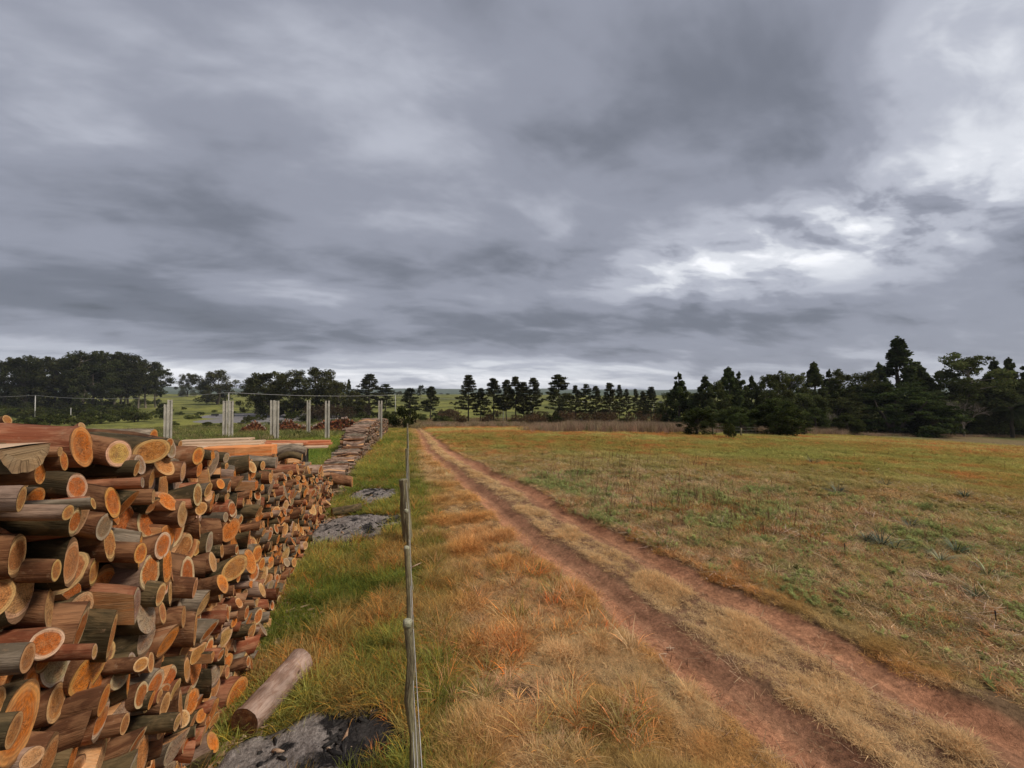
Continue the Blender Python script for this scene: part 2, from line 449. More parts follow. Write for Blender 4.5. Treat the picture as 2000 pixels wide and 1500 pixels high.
def mat_plain(name, c1, c2, scale=8, stretch=(1, 1, 1), rough=.85, bs=.5, bd=.01, spec=.2):
    m, t, b, o = material(name)
    g = t.new('ShaderNodeTexCoord').outputs['Object']; v = t.mapping(g, stretch)
    n = t.noise(v, scale, 6, .65, .3); n2 = t.noise(v, scale*5, 3, .6)
    col = t.mix(t.rmap(n, .38, .62), c1, c2); col = t.vmath('SCALE', col, None, t.rmap(n2, .3, .7, .75, 1.2))
    t.link(col, b.inputs['Base Color']); b.inputs['Roughness'].default_value = rough; b.inputs['Specular IOR Level'].default_value = spec
    bump(t, b, t.math('ADD', n, n2), bs, bd)
    return m
M_GROUND, M_END, M_BARK = mat_ground(), mat_end(), mat_bark()
M_SPLIT = mat_plain('split_wood', (.62, .30, .12), (.70, .42, .22), 3, (1, 14, 14), bs=.6)
M_BOARD_R = mat_plain('reddish_board_wood', (.46, .14, .06), (.60, .25, .12), 3, (.7, 9, 9), bs=.4)
M_BOARD = mat_plain('sawn_board_wood', (.50, .33, .21), (.66, .47, .31), 3, (.7, 9, 9), bs=.4)
M_BOARD_O = mat_plain('fresh_orange_wood', (.78, .24, .065), (.80, .36, .14), 3, (.7, 9, 9), bs=.4)
M_POST = mat_plain('weathered_post_wood', (.15, .125, .08), (.30, .275, .16), 6, (6, 6, .8), bs=.9, bd=.01)
M_CONC = mat_plain('weathered_concrete', (.36, .33, .27), (.56, .52, .45), 2.5, (2, 2, .5), bs=.4)
M_POLE = mat_plain('pale_pole', (.50, .49, .46), (.62, .61, .58), 3, (2, 2, .4))
M_WIRE = mat_plain('galvanised_wire', (.36, .35, .33), (.46, .45, .43), 5, rough=.5)
M_TRUNK = mat_plain('tree_trunk', (.05, .04, .03), (.11, .09, .07), 3, (3, 3, .6), bs=.8)
M_PALETRUNK = mat_plain('pale_tree_trunk', (.16, .13, .10), (.30, .26, .21), 2, (2, 2, .4), bs=.5)
M_GRASS = mat_leaf('grass_blades', .3)
M_FOL = mat_foliage('foliage', .3)
M_CHAR = mat_plain('charcoal', (.012, .011, .011), (.035, .032, .03), 20, rough=.7)
M_CHIP = mat_plain('bark_chips', (.30, .18, .11), (.50, .36, .25), 12)
M_GRAVEL = mat_plain('grey_gravel', (.17, .16, .16), (.24, .23, .23), .6, rough=1)
M_DARKM = mat_plain('dark_painted_metal', (.02, .02, .022), (.04, .04, .04), 2, rough=.5)

# ------------------------------------------------------------------ ground
def mixc(a, b, f): return np.asarray(a)*(1-f[..., None]) + np.asarray(b)*f[..., None]
def ground_colour(x, y):
    r = np.hypot(x, y); dl, dr, sr, sl = tracks(x, y)
    n1 = fbm(x, y, .5, 4, 1); n2 = fbm(x, y, 1.6, 4, 4); n3 = fbm(x, y, .12, 4, 7); n4 = fbm(x, y, .04, 3, 12)
    gold = mixc((.30, .17, .085), (.44, .27, .13), sstep(.35, .65, n2))
    gold = mixc(gold, (.17, .10, .06), sstep(.55, .75, n1)*.6)
    green = mixc((.13, .14, .045), (.26, .22, .08), sstep(.4, .65, n1)); green = mixc(green, (.16, .10, .06), sstep(.6, .8, n2)*.7)
    far_f = sstep(9, 26, r)
    fa = mixc((.36, .24, .13), (.20, .15, .08), sstep(.35, .6, n2))
    fa = mixc(fa, (.13, .085, .05), sstep(.5, .75, n1)*.7)
    fb = mixc((.30, .235, .085), (.38, .20, .075), sstep(.44, .60, n3*.6+n1*.4)); fb = mixc(fb, (.21, .215, .065), sstep(.46, .62, n2*.45+n4*.55)*.8)
    field = mixc(fa, fb, far_f)
    lawn = mixc((.12, .17, .04), (.20, .19, .06), sstep(.4, .6, n1))
    gold = mixc(np.array((.17, .105, .06))*(1+.5*(n2[..., None]-.5)), gold*1.1, sstep(7, 20, r))
    c = gold
    c = mixc(c, green, 1-sstep(.0, .9, x-FENCE_X + (n1-.5)*1.4))
    c = mixc(c, lawn, 1-sstep(-3.4, -2.2, x))
    c = mixc(c, field, sstep(.5, 1.5, sr + (n1-.5)*1.6)*(sr > 0))
    w = .28 + (n2-.5)*.2
    soil = mixc((.46, .23, .128), (.36, .17, .095), sstep(.4, .7, n2))
    d = np.minimum(dl, dr)
    c = mixc(c, soil, (1-sstep(w-.04, w+.07, d))*(1-sstep(50, 62, r)))
    mid_ = (sl > 0)*(sr < 0)
    c = mixc(c, (.24, .13, .08), mid_*.55*(1-far_f))
    # red soil on the crest of the lane
    # beyond the field: scrub soil, then pasture
    e = sstep(48, 60, r + (n1-.5)*8)
    scrub = mixc((.19, .145, .075), (.13, .125, .05), sstep(.4, .6, n3))
    left_ = 1-sstep(-6, 2, x)
    scrub = mixc(scrub, (.15, .16, .05), left_*.8)
    c = mixc(c, scrub, e)
    past = mixc((.12, .13, .038), (.23, .23, .06), sstep(.35, .65, n4)); past = mixc(past, (.09, .10, .035), sstep(.55, .7, n3)*.7)
    c = mixc(c, past, sstep(110, 160, r))
    c = mixc(c, (.07, .10, .05), sstep(900, 1800, r))
    a = ash(x, y); c = mixc(c, (.10, .07, .05), a)
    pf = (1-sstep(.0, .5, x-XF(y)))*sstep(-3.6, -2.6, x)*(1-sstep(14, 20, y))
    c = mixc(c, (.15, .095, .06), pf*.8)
    return c
def build_ground():
    azc = YAW; th = np.concatenate([np.linspace(-R(72), R(72), 640), np.linspace(R(72), R(288), 60)[1:-1]]) + azc
    rr = np.concatenate([[0.02, .3], np.geomspace(.8, 80, 350), np.geomspace(80, 5200, 110)[1:]])
    A, B = np.meshgrid(th, rr)
    x = B*np.sin(A); y = B*np.cos(A); z = G(x, y); nt, nr = len(th), len(rr)
    V = np.stack([x, y, z], -1).reshape(-1, 3)
    i = np.arange(nr-1)[:, None]*nt; j = np.arange(nt)[None, :]; j2 = (j+1) % nt
    Q = np.stack([i+j, i+j2, i+nt+j2, i+nt+j], -1).reshape(-1, 4)[:, ::-1]
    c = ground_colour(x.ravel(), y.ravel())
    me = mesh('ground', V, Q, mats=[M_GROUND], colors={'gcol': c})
    tag(obj('ground', me), kind='structure')
build_ground()
# ------------------------------------------------------------------ logs
BARKS = {'grey': ((.15, .12, .085), (.27, .22, .165)), 'olive': ((.068, .052, .026), (.15, .105, .052)),
         'red': ((.24, .075, .035), (.38, .17, .09)), 'brown': ((.13, .055, .026), (.27, .135, .066)),
         'orange': ((.34, .15, .07), (.47, .27, .15)), 'pinkgrey': ((.27, .175, .125), (.39, .27, .20))}
ENDS = {'orange': ((.70, .19, .02), (.76, .33, .09)), 'tan': ((.56, .23, .065), (.74, .44, .19)), 'cream': ((.62, .34, .13), (.76, .50, .25)),
        'ringed': ((.52, .13, .02), (.70, .52, .32)), 'grey': ((.34, .26, .17), (.46, .38, .28))}
ENDS['dull'] = ((.17, .12, .09), (.25, .19, .15))
def log_geo(L, r, n=16, m=6, irr=.07, taper=.06, bend=.02, ty=0., tz=0., shape='round', back_tilt=.1, g=rng):
    """log along -X with its cut end at the origin; returns bark part, end part"""
    an = np.arange(n)*2*math.pi/n
    out = 1 + irr*(g.random()*np.cos(an*2+g.random()*6.3) + .6*g.random()*np.cos(an*3+g.random()*6.3) + .35*g.normal(size=n)*.5)
    cy, cz = np.cos(an)*out, np.sin(an)*out
    if shape == 'oval': cy = cy*.80; cz = cz*1.22
    if shape == 'half':
        a0 = g.random()*6.28; ca, sa = math.cos(a0), math.sin(a0)
        u = cy*ca+cz*sa; w = -cy*sa+cz*ca; flat = u > .12; u = np.minimum(u, .12+.03*g.random()); u = u+.25
        cy, cz = u*ca-w*sa, u*sa+w*ca
        flatm = flat
    xs = np.concatenate([[0, .012+.0*r], np.linspace(.06, 1, m-1)*L]) if m > 3 else np.linspace(0, 1, 3)*L
    m = len(xs); V = np.zeros((m, n, 3))
    ph = g.random()*6.3; bd = bend*np.sin(xs/L*3.1)*r*3
    for i, x in enumerate(xs):
        k = 1 + taper*(x/L-.2) + (0.0 if i < 2 else irr*.35*g.normal()); k = k*(.985 if i == 0 else 1)
        wob = 1+(irr*.22*g.normal(size=n) if i > 1 else 0)
        V[i, :, 1] = cy*r*k*wob + bd[i]*math.cos(ph); V[i, :, 2] = cz*r*k*wob + bd[i]*math.sin(ph)
        f = max(0, 1-x/(L*.6)); fb = max(0, (x/L-.6)/.4)
        V[i, :, 0] = -x + f*(cy*r*ty + cz*r*tz) + fb*cy*r*back_tilt
    VB = V.reshape(-1, 3)
    Q = []; U = []; fl = []
    for i in range(m-1):
        for j in range(n):
            j2 = (j+1) % n; Q.append((i*n+j, (i+1)*n+j, (i+1)*n+j2, i*n+j2))
            U += [(j/n*6.28*r, xs[i]), (j/n*6.28*r, xs[i+1]), ((j+1)/n*6.28*r, xs[i+1]), ((j+1)/n*6.28*r, xs[i])]
            fl.append(shape == 'half' and flatm[j] and flatm[j2])
    # sawn faces: two rings and a centre
    def face(ring, x_sign):
        c = ring.mean(0); mid = c+(ring-c)*.55; mid[:, 0] += g.normal(size=n)*r*.012
        W = np.vstack([ring, mid, c]); Qf = []; T = []; uq = []; ut = []
        e = np.stack([cy, cz], 1); em = e.mean(0); md = em+(e-em)*.55; e = e/np.maximum(1e-6, 1.0)
        off = g.normal(size=2)*.10*0; E = e; M = md
        for j in range(n):
            j2 = (j+1) % n
            if x_sign > 0:
                Qf.append((j, j2, n+j2, n+j)); uq += [E[j], E[j2], M[j2], M[j]]; T.append((n+j, n+j2, 2*n)); ut += [M[j], M[j2], em]
            else:
                Qf.append((j, n+j, n+j2, j2)); uq += [E[j], M[j], M[j2], E[j2]]; T.append((n+j, 2*n, n+j2)); ut += [M[j], em, M[j2]]
        return W, Qf, T, np.array(uq), np.array(ut)
    f1 = face(V[0]+np.array([.001, 0, 0]), 1); f2 = face(V[-1]-np.array([.001, 0, 0]), -1)
    return (VB, Q, np.array(U), fl), f1, f2
def rotm(yaw, pitch, roll=0):
    return np.array((Matrix.Rotation(yaw, 3, 'Z') @ Matrix.Rotation(pitch, 3, 'Y') @ Matrix.Rotation(roll, 3, 'X')))

LOGS = []       # dicts: pos (front end centre), r, L, yaw, pitch, bark, end, shape, ty, tz, where
def addlog(pos, r, L, yaw=0., pitch=0., bark=None, end=None, shape='round', ty=0., tz=0., where='face', fixed=False, **kw):
    LOGS.append(dict(pos=np.asarray(pos, float), r=r, L=L, yaw=yaw, pitch=pitch, bark=bark or rng.choice(['grey', 'olive', 'red', 'brown', 'orange', 'pinkgrey'], p=[.13, .24, .17, .28, .10, .08]),
                     end=end or rng.choice(['orange', 'tan', 'cream', 'ringed', 'grey'], p=[.22, .32, .19, .16, .11]), shape=shape, ty=ty, tz=tz, where=where, fixed=fixed, **kw))
TOPY = [1.4, 2.2, 2.8, 3.4, 4.2, 5.0, 6.0, 7.2, 8.4, 9.5, 10.2, 10.7, 10.9]
TOPZ = [2.60, 2.58, 2.52, 2.40, 2.22, 2.08, 1.93, 1.74, 1.52, 1.30, 1.12, .95, .3]
def TOP(y): return np.interp(y, TOPY, TOPZ)
# photographed log ends, (px, py, half height px, reach out of the face, end, bark, shape)
FIXED = [
    (196, 896, 50, .10, 'orange', 'red', 'round'), (172, 908, 24, .32, 'orange', 'brown', 'round'), (174, 878, 11, .36, 'cream', 'orange', 'round'),
    (118, 921, 25, .28, 'orange', 'brown', 'round'), (42, 944, 26, .22, 'orange', 'olive', 'round'), (122, 982, 28, .46, 'tan', 'pinkgrey', 'round'),
    (185, 993, 17, .42, 'tan', 'pinkgrey', 'round'), (229, 981, 13, .40, 'tan', 'grey', 'round'), (192, 1019, 27, .34, 'ringed', 'olive', 'oval'),
    (8, 1012, 34, .25, 'tan', 'brown', 'round'), (308, 920, 17, .26, 'tan', 'olive', 'round'), (344, 937, 34, .10, 'tan', 'grey', 'oval'), (329, 934, 22, .18, 'tan', 'brown', 'oval'),
    (365, 936, 36, .05, 'grey', 'grey', 'oval'), (317, 947, 12, .34, 'grey', 'red', 'round'), (330, 972, 14, .22, 'cream', 'brown', 'oval'), (395, 976, 11, .30, 'tan', 'red', 'round'),
    (312, 890, 18, .10, 'tan', 'brown', 'round'), (360, 890, 18, .02, 'cream', 'orange', 'oval'),
    (448, 917, 20, .02, 'orange', 'grey', 'half'), (476, 928, 21, .02, 'orange', 'grey', 'oval'), (502, 944, 28, .08, 'orange', 'grey', 'oval'), (517, 930, 23, .02, 'orange', 'grey', 'oval'),
    (430, 966, 18, .05, 'orange', 'brown', 'oval'), (96, 1060, 42, .15, 'tan', 'brown', 'oval'), (40, 1063, 34, .12, 'tan', 'brown', 'round'), (178, 1108, 46, .22, 'tan', 'olive', 'oval'),
    (150, 1126, 24, .26, 'tan', 'brown', 'round'), (63, 1114, 19, .45, 'ringed', 'olive', 'round'), (218, 1125, 26, .12, 'tan', 'brown', 'oval'), (258, 1055, 32, .18, 'tan', 'brown', 'oval'),
    (303, 1075, 34, .22, 'orange', 'grey', 'oval'), (349, 1103, 36, .26, 'orange', 'olive', 'oval'), (405, 1028, 24, .14, 'tan', 'brown', 'oval'), (440, 1030, 26, .10, 'tan', 'brown', 'oval'),
    (470, 1050, 26, .08, 'orange', 'brown', 'oval'), (494, 1045, 22, .12, 'ringed', 'olive', 'round'), (360, 1036, 16, .05, 'orange', 'brown', 'round'), (428, 1092, 24, .15, 'cream', 'brown', 'round'),
    (415, 1103, 22, .16, 'tan', 'brown', 'round'), (187, 1210, 47, .20, 'ringed', 'brown', 'oval'), (146, 1188, 50, .14, 'cream', 'brown', 'half'), (237, 1245, 46, .25, 'tan', 'olive', 'oval'),
    (28, 1200, 40, .3, 'tan', 'brown', 'round'), (116, 1262, 30, .30, 'tan', 'grey', 'round'), (213, 1280, 16, .36, 'cream', 'red', 'round'), (321, 1247, 27, .1, 'tan', 'olive', 'round'),
    (306, 1168, 26, .15, 'tan', 'olive', 'oval'), (345, 1155, 24, .2, 'cream', 'olive', 'oval'), (384, 1240, 34, .2, 'tan', 'brown', 'oval'), (372, 1210, 23, .3, 'tan', 'brown', 'round'),
    (396, 1145, 22, .32, 'tan', 'brown', 'round'), (320, 1300, 50, .10, 'tan', 'brown', 'oval'), (272, 1300, 42, .15, 'orange', 'olive', 'oval'), (231, 1322, 31, .25, 'orange', 'brown', 'round'),
    (165, 1330, 38, .10, 'tan', 'brown', 'round'), (100, 1330, 50, .08, 'orange', 'olive', 'oval'), (83, 1396, 34, .40, 'tan', 'olive', 'round'), (35, 1365, 22, .3, 'tan', 'brown', 'round'),
    (58, 1335, 26, .2, 'tan', 'brown', 'round'), (40, 1465, 44, .2, 'tan', 'olive', 'oval'), (132, 1460, 44, .15, 'tan', 'brown', 'oval'), (178, 1450, 46, .15, 'orange', 'olive', 'oval'),
    (225, 1450, 40, .12, 'cream', 'grey', 'half'), (355, 1375, 34, .15, 'tan', 'brown', 'oval'), (368, 1305, 25, .15, 'tan', 'olive', 'oval'), (318, 1440, 28, .15, 'tan', 'brown', 'oval'),
    (290, 1450, 44, .12, 'tan', 'brown', 'oval'), (268, 1390, 20, .25, 'tan', 'brown', 'round'), (430, 1300, 20, .1, 'tan', 'olive', 'oval'), (436, 1150, 20, .15, 'tan', 'brown', 'oval'),
]
def pack_face():
    fx = []
    for (px, py, hp, p, e, b, s) in FIXED:
        d = ray(px, py); t = 2.0
        for _ in range(20):
            Y = d[1]*t; t = (float(XF(Y))+p*.7)/d[0]
        P = np.array([d[0]*t, d[1]*t, CAM_H+d[2]*t]); r = hp/F*depth(P)*.84
        fx.append((P[1], P[2], r, p*.7, e, b, s))
    g = np.random.default_rng(5)
    U = [f[0] for f in fx]; W = [f[1] for f in fx]; Rr = [f[2] for f in fx]; nf = len(fx)
    target = 0; ys = np.linspace(1.35, 10.8, 400); area = np.trapz(TOP(ys), ys)*.96; tot = sum(math.pi*r*r for r in Rr)
    while tot < area:
        u = 1.35+9.4*g.random()
        if g.random() > TOP(u)/2.6: continue
        r = float(np.clip(g.lognormal(math.log(.062-.014*np.clip((u-3)/3, 0, 1)), .36), .028, .125)); U.append(u); W.append(g.random()*(TOP(u)-.1)); Rr.append(r); tot += math.pi*r*r
    U, W, Rr = map(np.array, (U, W, Rr)); n = len(U); mob = np.ones(n); mob[:nf] = .02
    for it in range(260):
        du = U[:, None]-U[None]; dw = W[:, None]-W[None]; d = np.hypot(du, dw)+1e-6
        ov = np.maximum(0, (Rr[:, None]+Rr[None])*.97-d); np.fill_diagonal(ov, 0)
        wgt = mob[:, None]/(mob[:, None]+mob[None])
        U = U+(ov*du/d*wgt).sum(1)*.45; W = W+(ov*dw/d*wgt).sum(1)*.45 - .0008*mob
        U[nf:] = np.clip(U[nf:], 1.3, 10.8); W[nf:] = np.clip(W[nf:], Rr[nf:]*.9, np.maximum(Rr[nf:], TOP(U[nf:])-Rr[nf:]))
    for i in range(n):
        y, z, r = float(U[i]), float(W[i]), float(Rr[i])
        if i < nf:
            _, _, _, p, e, b, s = fx[i]; tz = g.normal()*.1; ty = -.15-abs(g.normal())*.15
            yaw = g.normal()*.05; pit = g.normal()*.04
            if i == 0: yaw, pit = -.10, -.10
        else:
            low = (fbm(y, z, 1.3, 3, 31)-.5)*.9
            fy = float(np.clip((y-2.5)/3.0, 0, 1)); p = float(np.clip(low*(.32-.2*fy)+g.normal()*(.085-.045*fy)+.03, -.22, .42)); e = b = None
            s = g.choice(['round', 'oval', 'half'], p=[.58, .27, .15])
            ty = g.normal()*.22-.02; tz = g.normal()*.22; yaw = g.normal()*.07; pit = g.normal()*.05
        addlog((float(XF(y))+p-.035*z, y, z+float(macro(XF(y), y))), r*1.02, 1.0+.12*g.normal() + .3*(i < nf), yaw, pit, b, e, s, ty, tz, 'face', i < nf)
    return n
NFACE = pack_face()
# top layers of the pile behind the face
g3 = np.random.default_rng(21)
for layer in range(2):
    for row in range(4):
        y = 1.6+.1*g3.random()
        while y < 10.6:
            r = float(np.clip(g3.lognormal(math.log(.078), .3), .045, .14)); y += r
            x = float(XF(y))-.55-.95*row+g3.normal()*.10
            z = float(TOP(y))-.06-.15*layer - .09*row*(y < 6) + g3.normal()*.025
            if not (row > 1 and y > 9.3):
                addlog((x, y, z), r, 1.0+.1*g3.normal(), g3.normal()*.09, g3.normal()*.05, None, None, g3.choice(['round', 'oval', 'half'], p=[.6, .2, .2]), g3.normal()*.15, g3.normal()*.1, 'top')
            y += r*.95
# long pieces lying on top, traced: left end px, right end px, world y, half thickness px
def toplog(a, b, Y, hp, bark, end, shape='round', L=None, where='long'):
    A = on_y(a[0], a[1], Y); B = on_y(b[0], b[1], Y)
    d = B-A; Ln = np.linalg.norm(d); r = hp/F*depth(B)
    yaw = math.atan2(d[1], d[0]); pit = -math.asin(d[2]/Ln)
    addlog(B, r, Ln if L is None else L, yaw, pit, bark, end, shape, -.05, .05, where, True)
toplog((165, 856), (300, 853), 5.4, 15, 'grey', 'orange')
toplog((70, 860), (160, 833), 3.6, 9, 'red', 'cream')
toplog((-60, 842), (112, 843), 4.6, 6, 'grey', 'cream')
toplog((-80, 848), (14, 820), 3.0, 10, 'brown', 'tan')
toplog((200, 858), (302, 866), 4.6, 6, 'orange', 'tan', 'half')
toplog((190, 868), (290, 872), 4.3, 9, 'brown', 'tan', 'half')
toplog((225, 888), (318, 888), 3.6, 10, 'brown', 'tan')
toplog((285, 869), (352, 868), 5.2, 8, 'olive', 'tan')
toplog((350, 893), (388, 888), 4.5, 10, 'grey', 'tan')
toplog((398, 907), (540, 904), 5.6, 11, 'grey', 'grey')
toplog((390, 916), (490, 913), 5.2, 11, 'grey', 'tan')
toplog((385, 928), (424, 924), 4.7, 9, 'olive', 'tan')
toplog((400, 940), (500, 936), 5.0, 11, 'grey', 'tan')
toplog((420, 978), (487, 1000), 4.9, 5.5, 'olive', 'tan')
toplog((410, 974), (473, 986), 5.1, 4, 'grey', 'cream')
toplog((540, 882), (598, 882), 8.2, 8, 'grey', 'grey')
toplog((545, 895), (590, 893), 7.6, 7, 'olive', 'tan')
# the low weathered stack that climbs away along the fence
H2Y = [11.0, 11.8, 13, 15.5, 17, 19, 20, 20.8, 23, 27, 34, 41, 43]; H2Z = [.40, .30, .22, .24, .32, .48, .95, 1.25, 1.4, 1.55, 1.4, 1.4, .8]
def stack2():
    g = np.random.default_rng(9); y = 11.3
    while y < 43:
        rr_ = float(np.clip(g.normal(.07, .02), .04, .13)); y += rr_
        if y < 13: rr_ = .11 if y > 12 else .15
        h = float(np.interp(y, H2Y, H2Z))*(1+.1*(fbm(y, 0, .6, 2)-.5)); base = float(macro(-2, y)); z = rr_*.8
        while z < h:
            top = z+.26 > h
            rk = rr_*float(g.uniform(.75, 1.15))
            addlog((-2.03+g.normal()*.09+.02*z, y+g.normal()*.02, base+z), rk, .90+.08*g.normal(), g.normal()*.07, g.normal()*.03,
                   g.choice(['pinkgrey', 'grey', 'brown'], p=[.6, .25, .15]), g.choice(['dull', 'grey'], p=[.8, .2]), g.choice(['round', 'half'], p=[.7, .3]), g.normal()*.1, g.normal()*.1, 'low' if not top else 'lowtop')
            z += rk*1.75
        y += rr_*.85
    return
stack2()
addlog(on_y(688, 940, 11.1)+np.array([0, 0, -.02]), .15, .95, 0, 0, 'brown', 'tan', 'round', 0, 0, 'low')

# rank by size in the picture
for l in LOGS:
    p = l['pos']; px, py, z = proj(p); l['px'], l['py'], l['z'] = float(px), float(py), float(z)
    s = l['r']*F/max(z, .3); vis = -30 < px < 2030 and py < 1530
    k = {'face': 1, 'top': .5, 'long': 6, 'hidden': 1.2, 'low': .55, 'lowtop': 1.2}[l['where']]
    l['rank'] = (s*k*(1.6 if l['fixed'] else 1)) if vis else -1
order = sorted(range(len(LOGS)), key=lambda i: -LOGS[i]['rank'])
N_SINGLE = 286
single = [LOGS[i] for i in order[:N_SINGLE]]; rest = [LOGS[i] for i in order[N_SINGLE:]]
rest = [l for l in rest if l['rank'] > 0 or l['px'] > -500]

SIZE = lambda r: 'huge' if r > .155 else 'thick' if r > .115 else 'middling' if r > .085 else 'slim' if r > .06 else 'thin'
ENDW = {'orange': 'orange end', 'tan': 'tan end', 'cream': 'pale cream end', 'ringed': 'pale-rimmed red end', 'grey': 'greyed end', 'dull': 'dull dark end'}
BARKW = {'grey': 'grey-barked', 'olive': 'olive-barked', 'red': 'red-barked', 'brown': 'brown-barked', 'orange': 'orange-barked', 'pinkgrey': 'pinkish-grey'}
SHW = {'round': 'log', 'oval': 'oval log', 'half': 'split log'}
def course(l):
    y, z = l['pos'][1], l['pos'][2]; f = z/float(TOP(y))
    return 'bottom row' if f < .14 else 'low down' if f < .36 else 'mid-height' if f < .62 else 'high up' if f < .86 else 'top rows'
def along(l):
    x = l['px']
    return ('at frame edge' if x < 70 else 'below the slab log' if x < 150 else 'by the stump end' if x < 250 else 'under the boards' if x < 400 else
            'below the squared beam' if x < 500 else 'towards the ash' if x < 585 else 'at the far end')
def log_label(l):
    a = SIZE(l['r']), BARKW[l['bark']], SHW[l['shape']], ENDW[l['end']]
    if l['where'] in ('low', 'lowtop'):
        return f"{a[0]} {a[1]} weathered {a[2]} in the low stack climbing along the fence, {l['px']:.0f}"
    if l['where'] in ('long', 'hidden'): return f"{a[0]} {a[1]} {a[2]}, {a[3]}, lying along the top of the pile"
    return f"{a[0]} {a[1]} {a[2]}, {a[3]}, {course(l)}, {along(l)}"
from collections import defaultdict
groups_ = defaultdict(list)
for l in single:
    if l['where'] in ('low', 'lowtop'):
        d = 'beside the fresh pile' if l['px'] < 668 else 'where it starts rising' if l['px'] < 700 else 'by the tall end'
        l['lab'] = f"{SIZE(l['r'])} {BARKW[l['bark']]} {SHW[l['shape']]}, {ENDW[l['end']]}, low stack {d}"
    else: l['lab'] = log_label(l)
    groups_[l['lab']].append(l)
for lab, ls in list(groups_.items()):
    if len(ls) == 1: continue
    # tell look-alikes apart by how they are cut, how far they jut, or which is higher
    ls.sort(key=lambda l: l['py'])
    if len(ls) == 2: w = ['upper of two', 'lower of two']
    elif len(ls) == 3: w = ['highest of three', 'middle of three', 'lowest of three']
    elif len(ls) == 4: w = ['highest of four', 'second highest of four', 'second lowest of four', 'lowest of four']
    else: w = [f'{o} of {len(ls)}' for o in ('topmost', 'second', 'third', 'fourth', 'fifth', 'sixth', 'seventh', 'eighth', 'ninth', 'tenth', 'eleventh', 'twelfth')][:len(ls)] + ['last']*max(0, len(ls)-12)
    for l, s in zip(ls, w): l['lab'] = f"{s}: {lab}"

def build_logs():
    g = np.random.default_rng(3)
    for l in single:
        near = l['z'] < 4.5
        (VB, Q, U, fl), f1, f2 = log_geo(max(.35, l['L']), l['r'], 22 if near else 16, 8, .08, .06, .35, l['ty'], l['tz'], l['shape'], g=g)
        ca, cb_ = BARKS[l['bark']]; j = 1+.14*g.normal(); rn = np.full(3, g.random())
        cE = [np.clip(np.array(c)*(1+.10*g.normal())*np.array([1, 1+.06*g.normal(), 1+.1*g.normal()]), .01, .78) for c in ENDS[l['end']]]
        A = Acc()
        q = np.array(Q); f = np.array(fl); uq = U.reshape(-1, 4, 2)
        A.add(VB, q[~f], uq=uq[~f].reshape(-1, 2), ca=np.array(ca)*j, cb=np.array(cb_)*j, cr=rn)
        root = obj('firewood_log', A.mesh('firewood_log', [M_BARK]))
        root.location = l['pos']; root.rotation_euler = (0, l['pitch'], l['yaw'])
        if f.any():
            B = Acc(); B.add(VB, q[f], uq=uq[f].reshape(-1, 2)); obj('split_face', B.mesh('split_face', [M_SPLIT]), root)
        E = Acc(); E.add(f1[0], f1[1], f1[2], uq=f1[3], ut=f1[4], ca=cE[0], cb=cE[1], cr=rn)
        obj('sawn_end', E.mesh('sawn_end', [M_END]), root)
        E = Acc(); E.add(f2[0], f2[1], f2[2], uq=f2[3], ut=f2[4], ca=cE[0], cb=cE[1], cr=rn)
        obj('sawn_end', E.mesh('sawn_end', [M_END]), root)
        grp = 'weathered logs in the low stack' if l['where'] in ('low', 'lowtop') else 'eucalyptus logs stacked in the big pile'
        tag(root, l['lab'], 'log', grp)
    for nm, sel, lab in (('stacked_firewood_logs', lambda l: l['where'] not in ('low', 'lowtop'), 'smaller eucalyptus logs filling the big pile around the larger ones'),
                         ('weathered_firewood_logs', lambda l: l['where'] in ('low', 'lowtop'), 'thin greyish-pink weathered logs of the long stack beside the fence')):
        A = Acc()
        for l in rest:
            if not sel(l): continue
            n = 12 if l['z'] < 8 else 8 if l['z'] < 16 else 6
            (VB, Q, U, fl), f1, f2 = log_geo(max(.35, l['L']), l['r'], n, 4 if l['z'] < 12 else 2, .08, .06, .3, l['ty'], l['tz'], l['shape'], g=g)
            M = rotm(l['yaw'], l['pitch']); P = l['pos']; ca, cb_ = BARKS[l['bark']]; j = 1+.14*g.normal(); rn = np.full(3, g.random())
            cE = [np.clip(np.array(c)*(1+.10*g.normal())*np.array([1, 1+.06*g.normal(), 1+.1*g.normal()]), .01, .78) for c in ENDS[l['end']]]
            q = np.array(Q); f = np.array(fl); uq = U.reshape(-1, 4, 2)
            A.add(VB@M.T+P, q[~f], uq=uq[~f].reshape(-1, 2), m=0, ca=np.array(ca)*j, cb=np.array(cb_)*j, cr=rn)
            if f.any(): A.add(VB@M.T+P, q[f], uq=uq[f].reshape(-1, 2), m=2, ca=ca, cb=cb_, cr=rn)
            for ff in ((f1, f2) if l['where'] == 'top' else (f1,)):
                A.add(ff[0]@M.T+P, ff[1], ff[2], uq=ff[3], ut=ff[4], m=1, ca=cE[0], cb=cE[1], cr=rn)
        tag(obj(nm, A.mesh(nm, [M_BARK, M_END, M_SPLIT])), lab, 'firewood', kind='stuff')
build_logs()

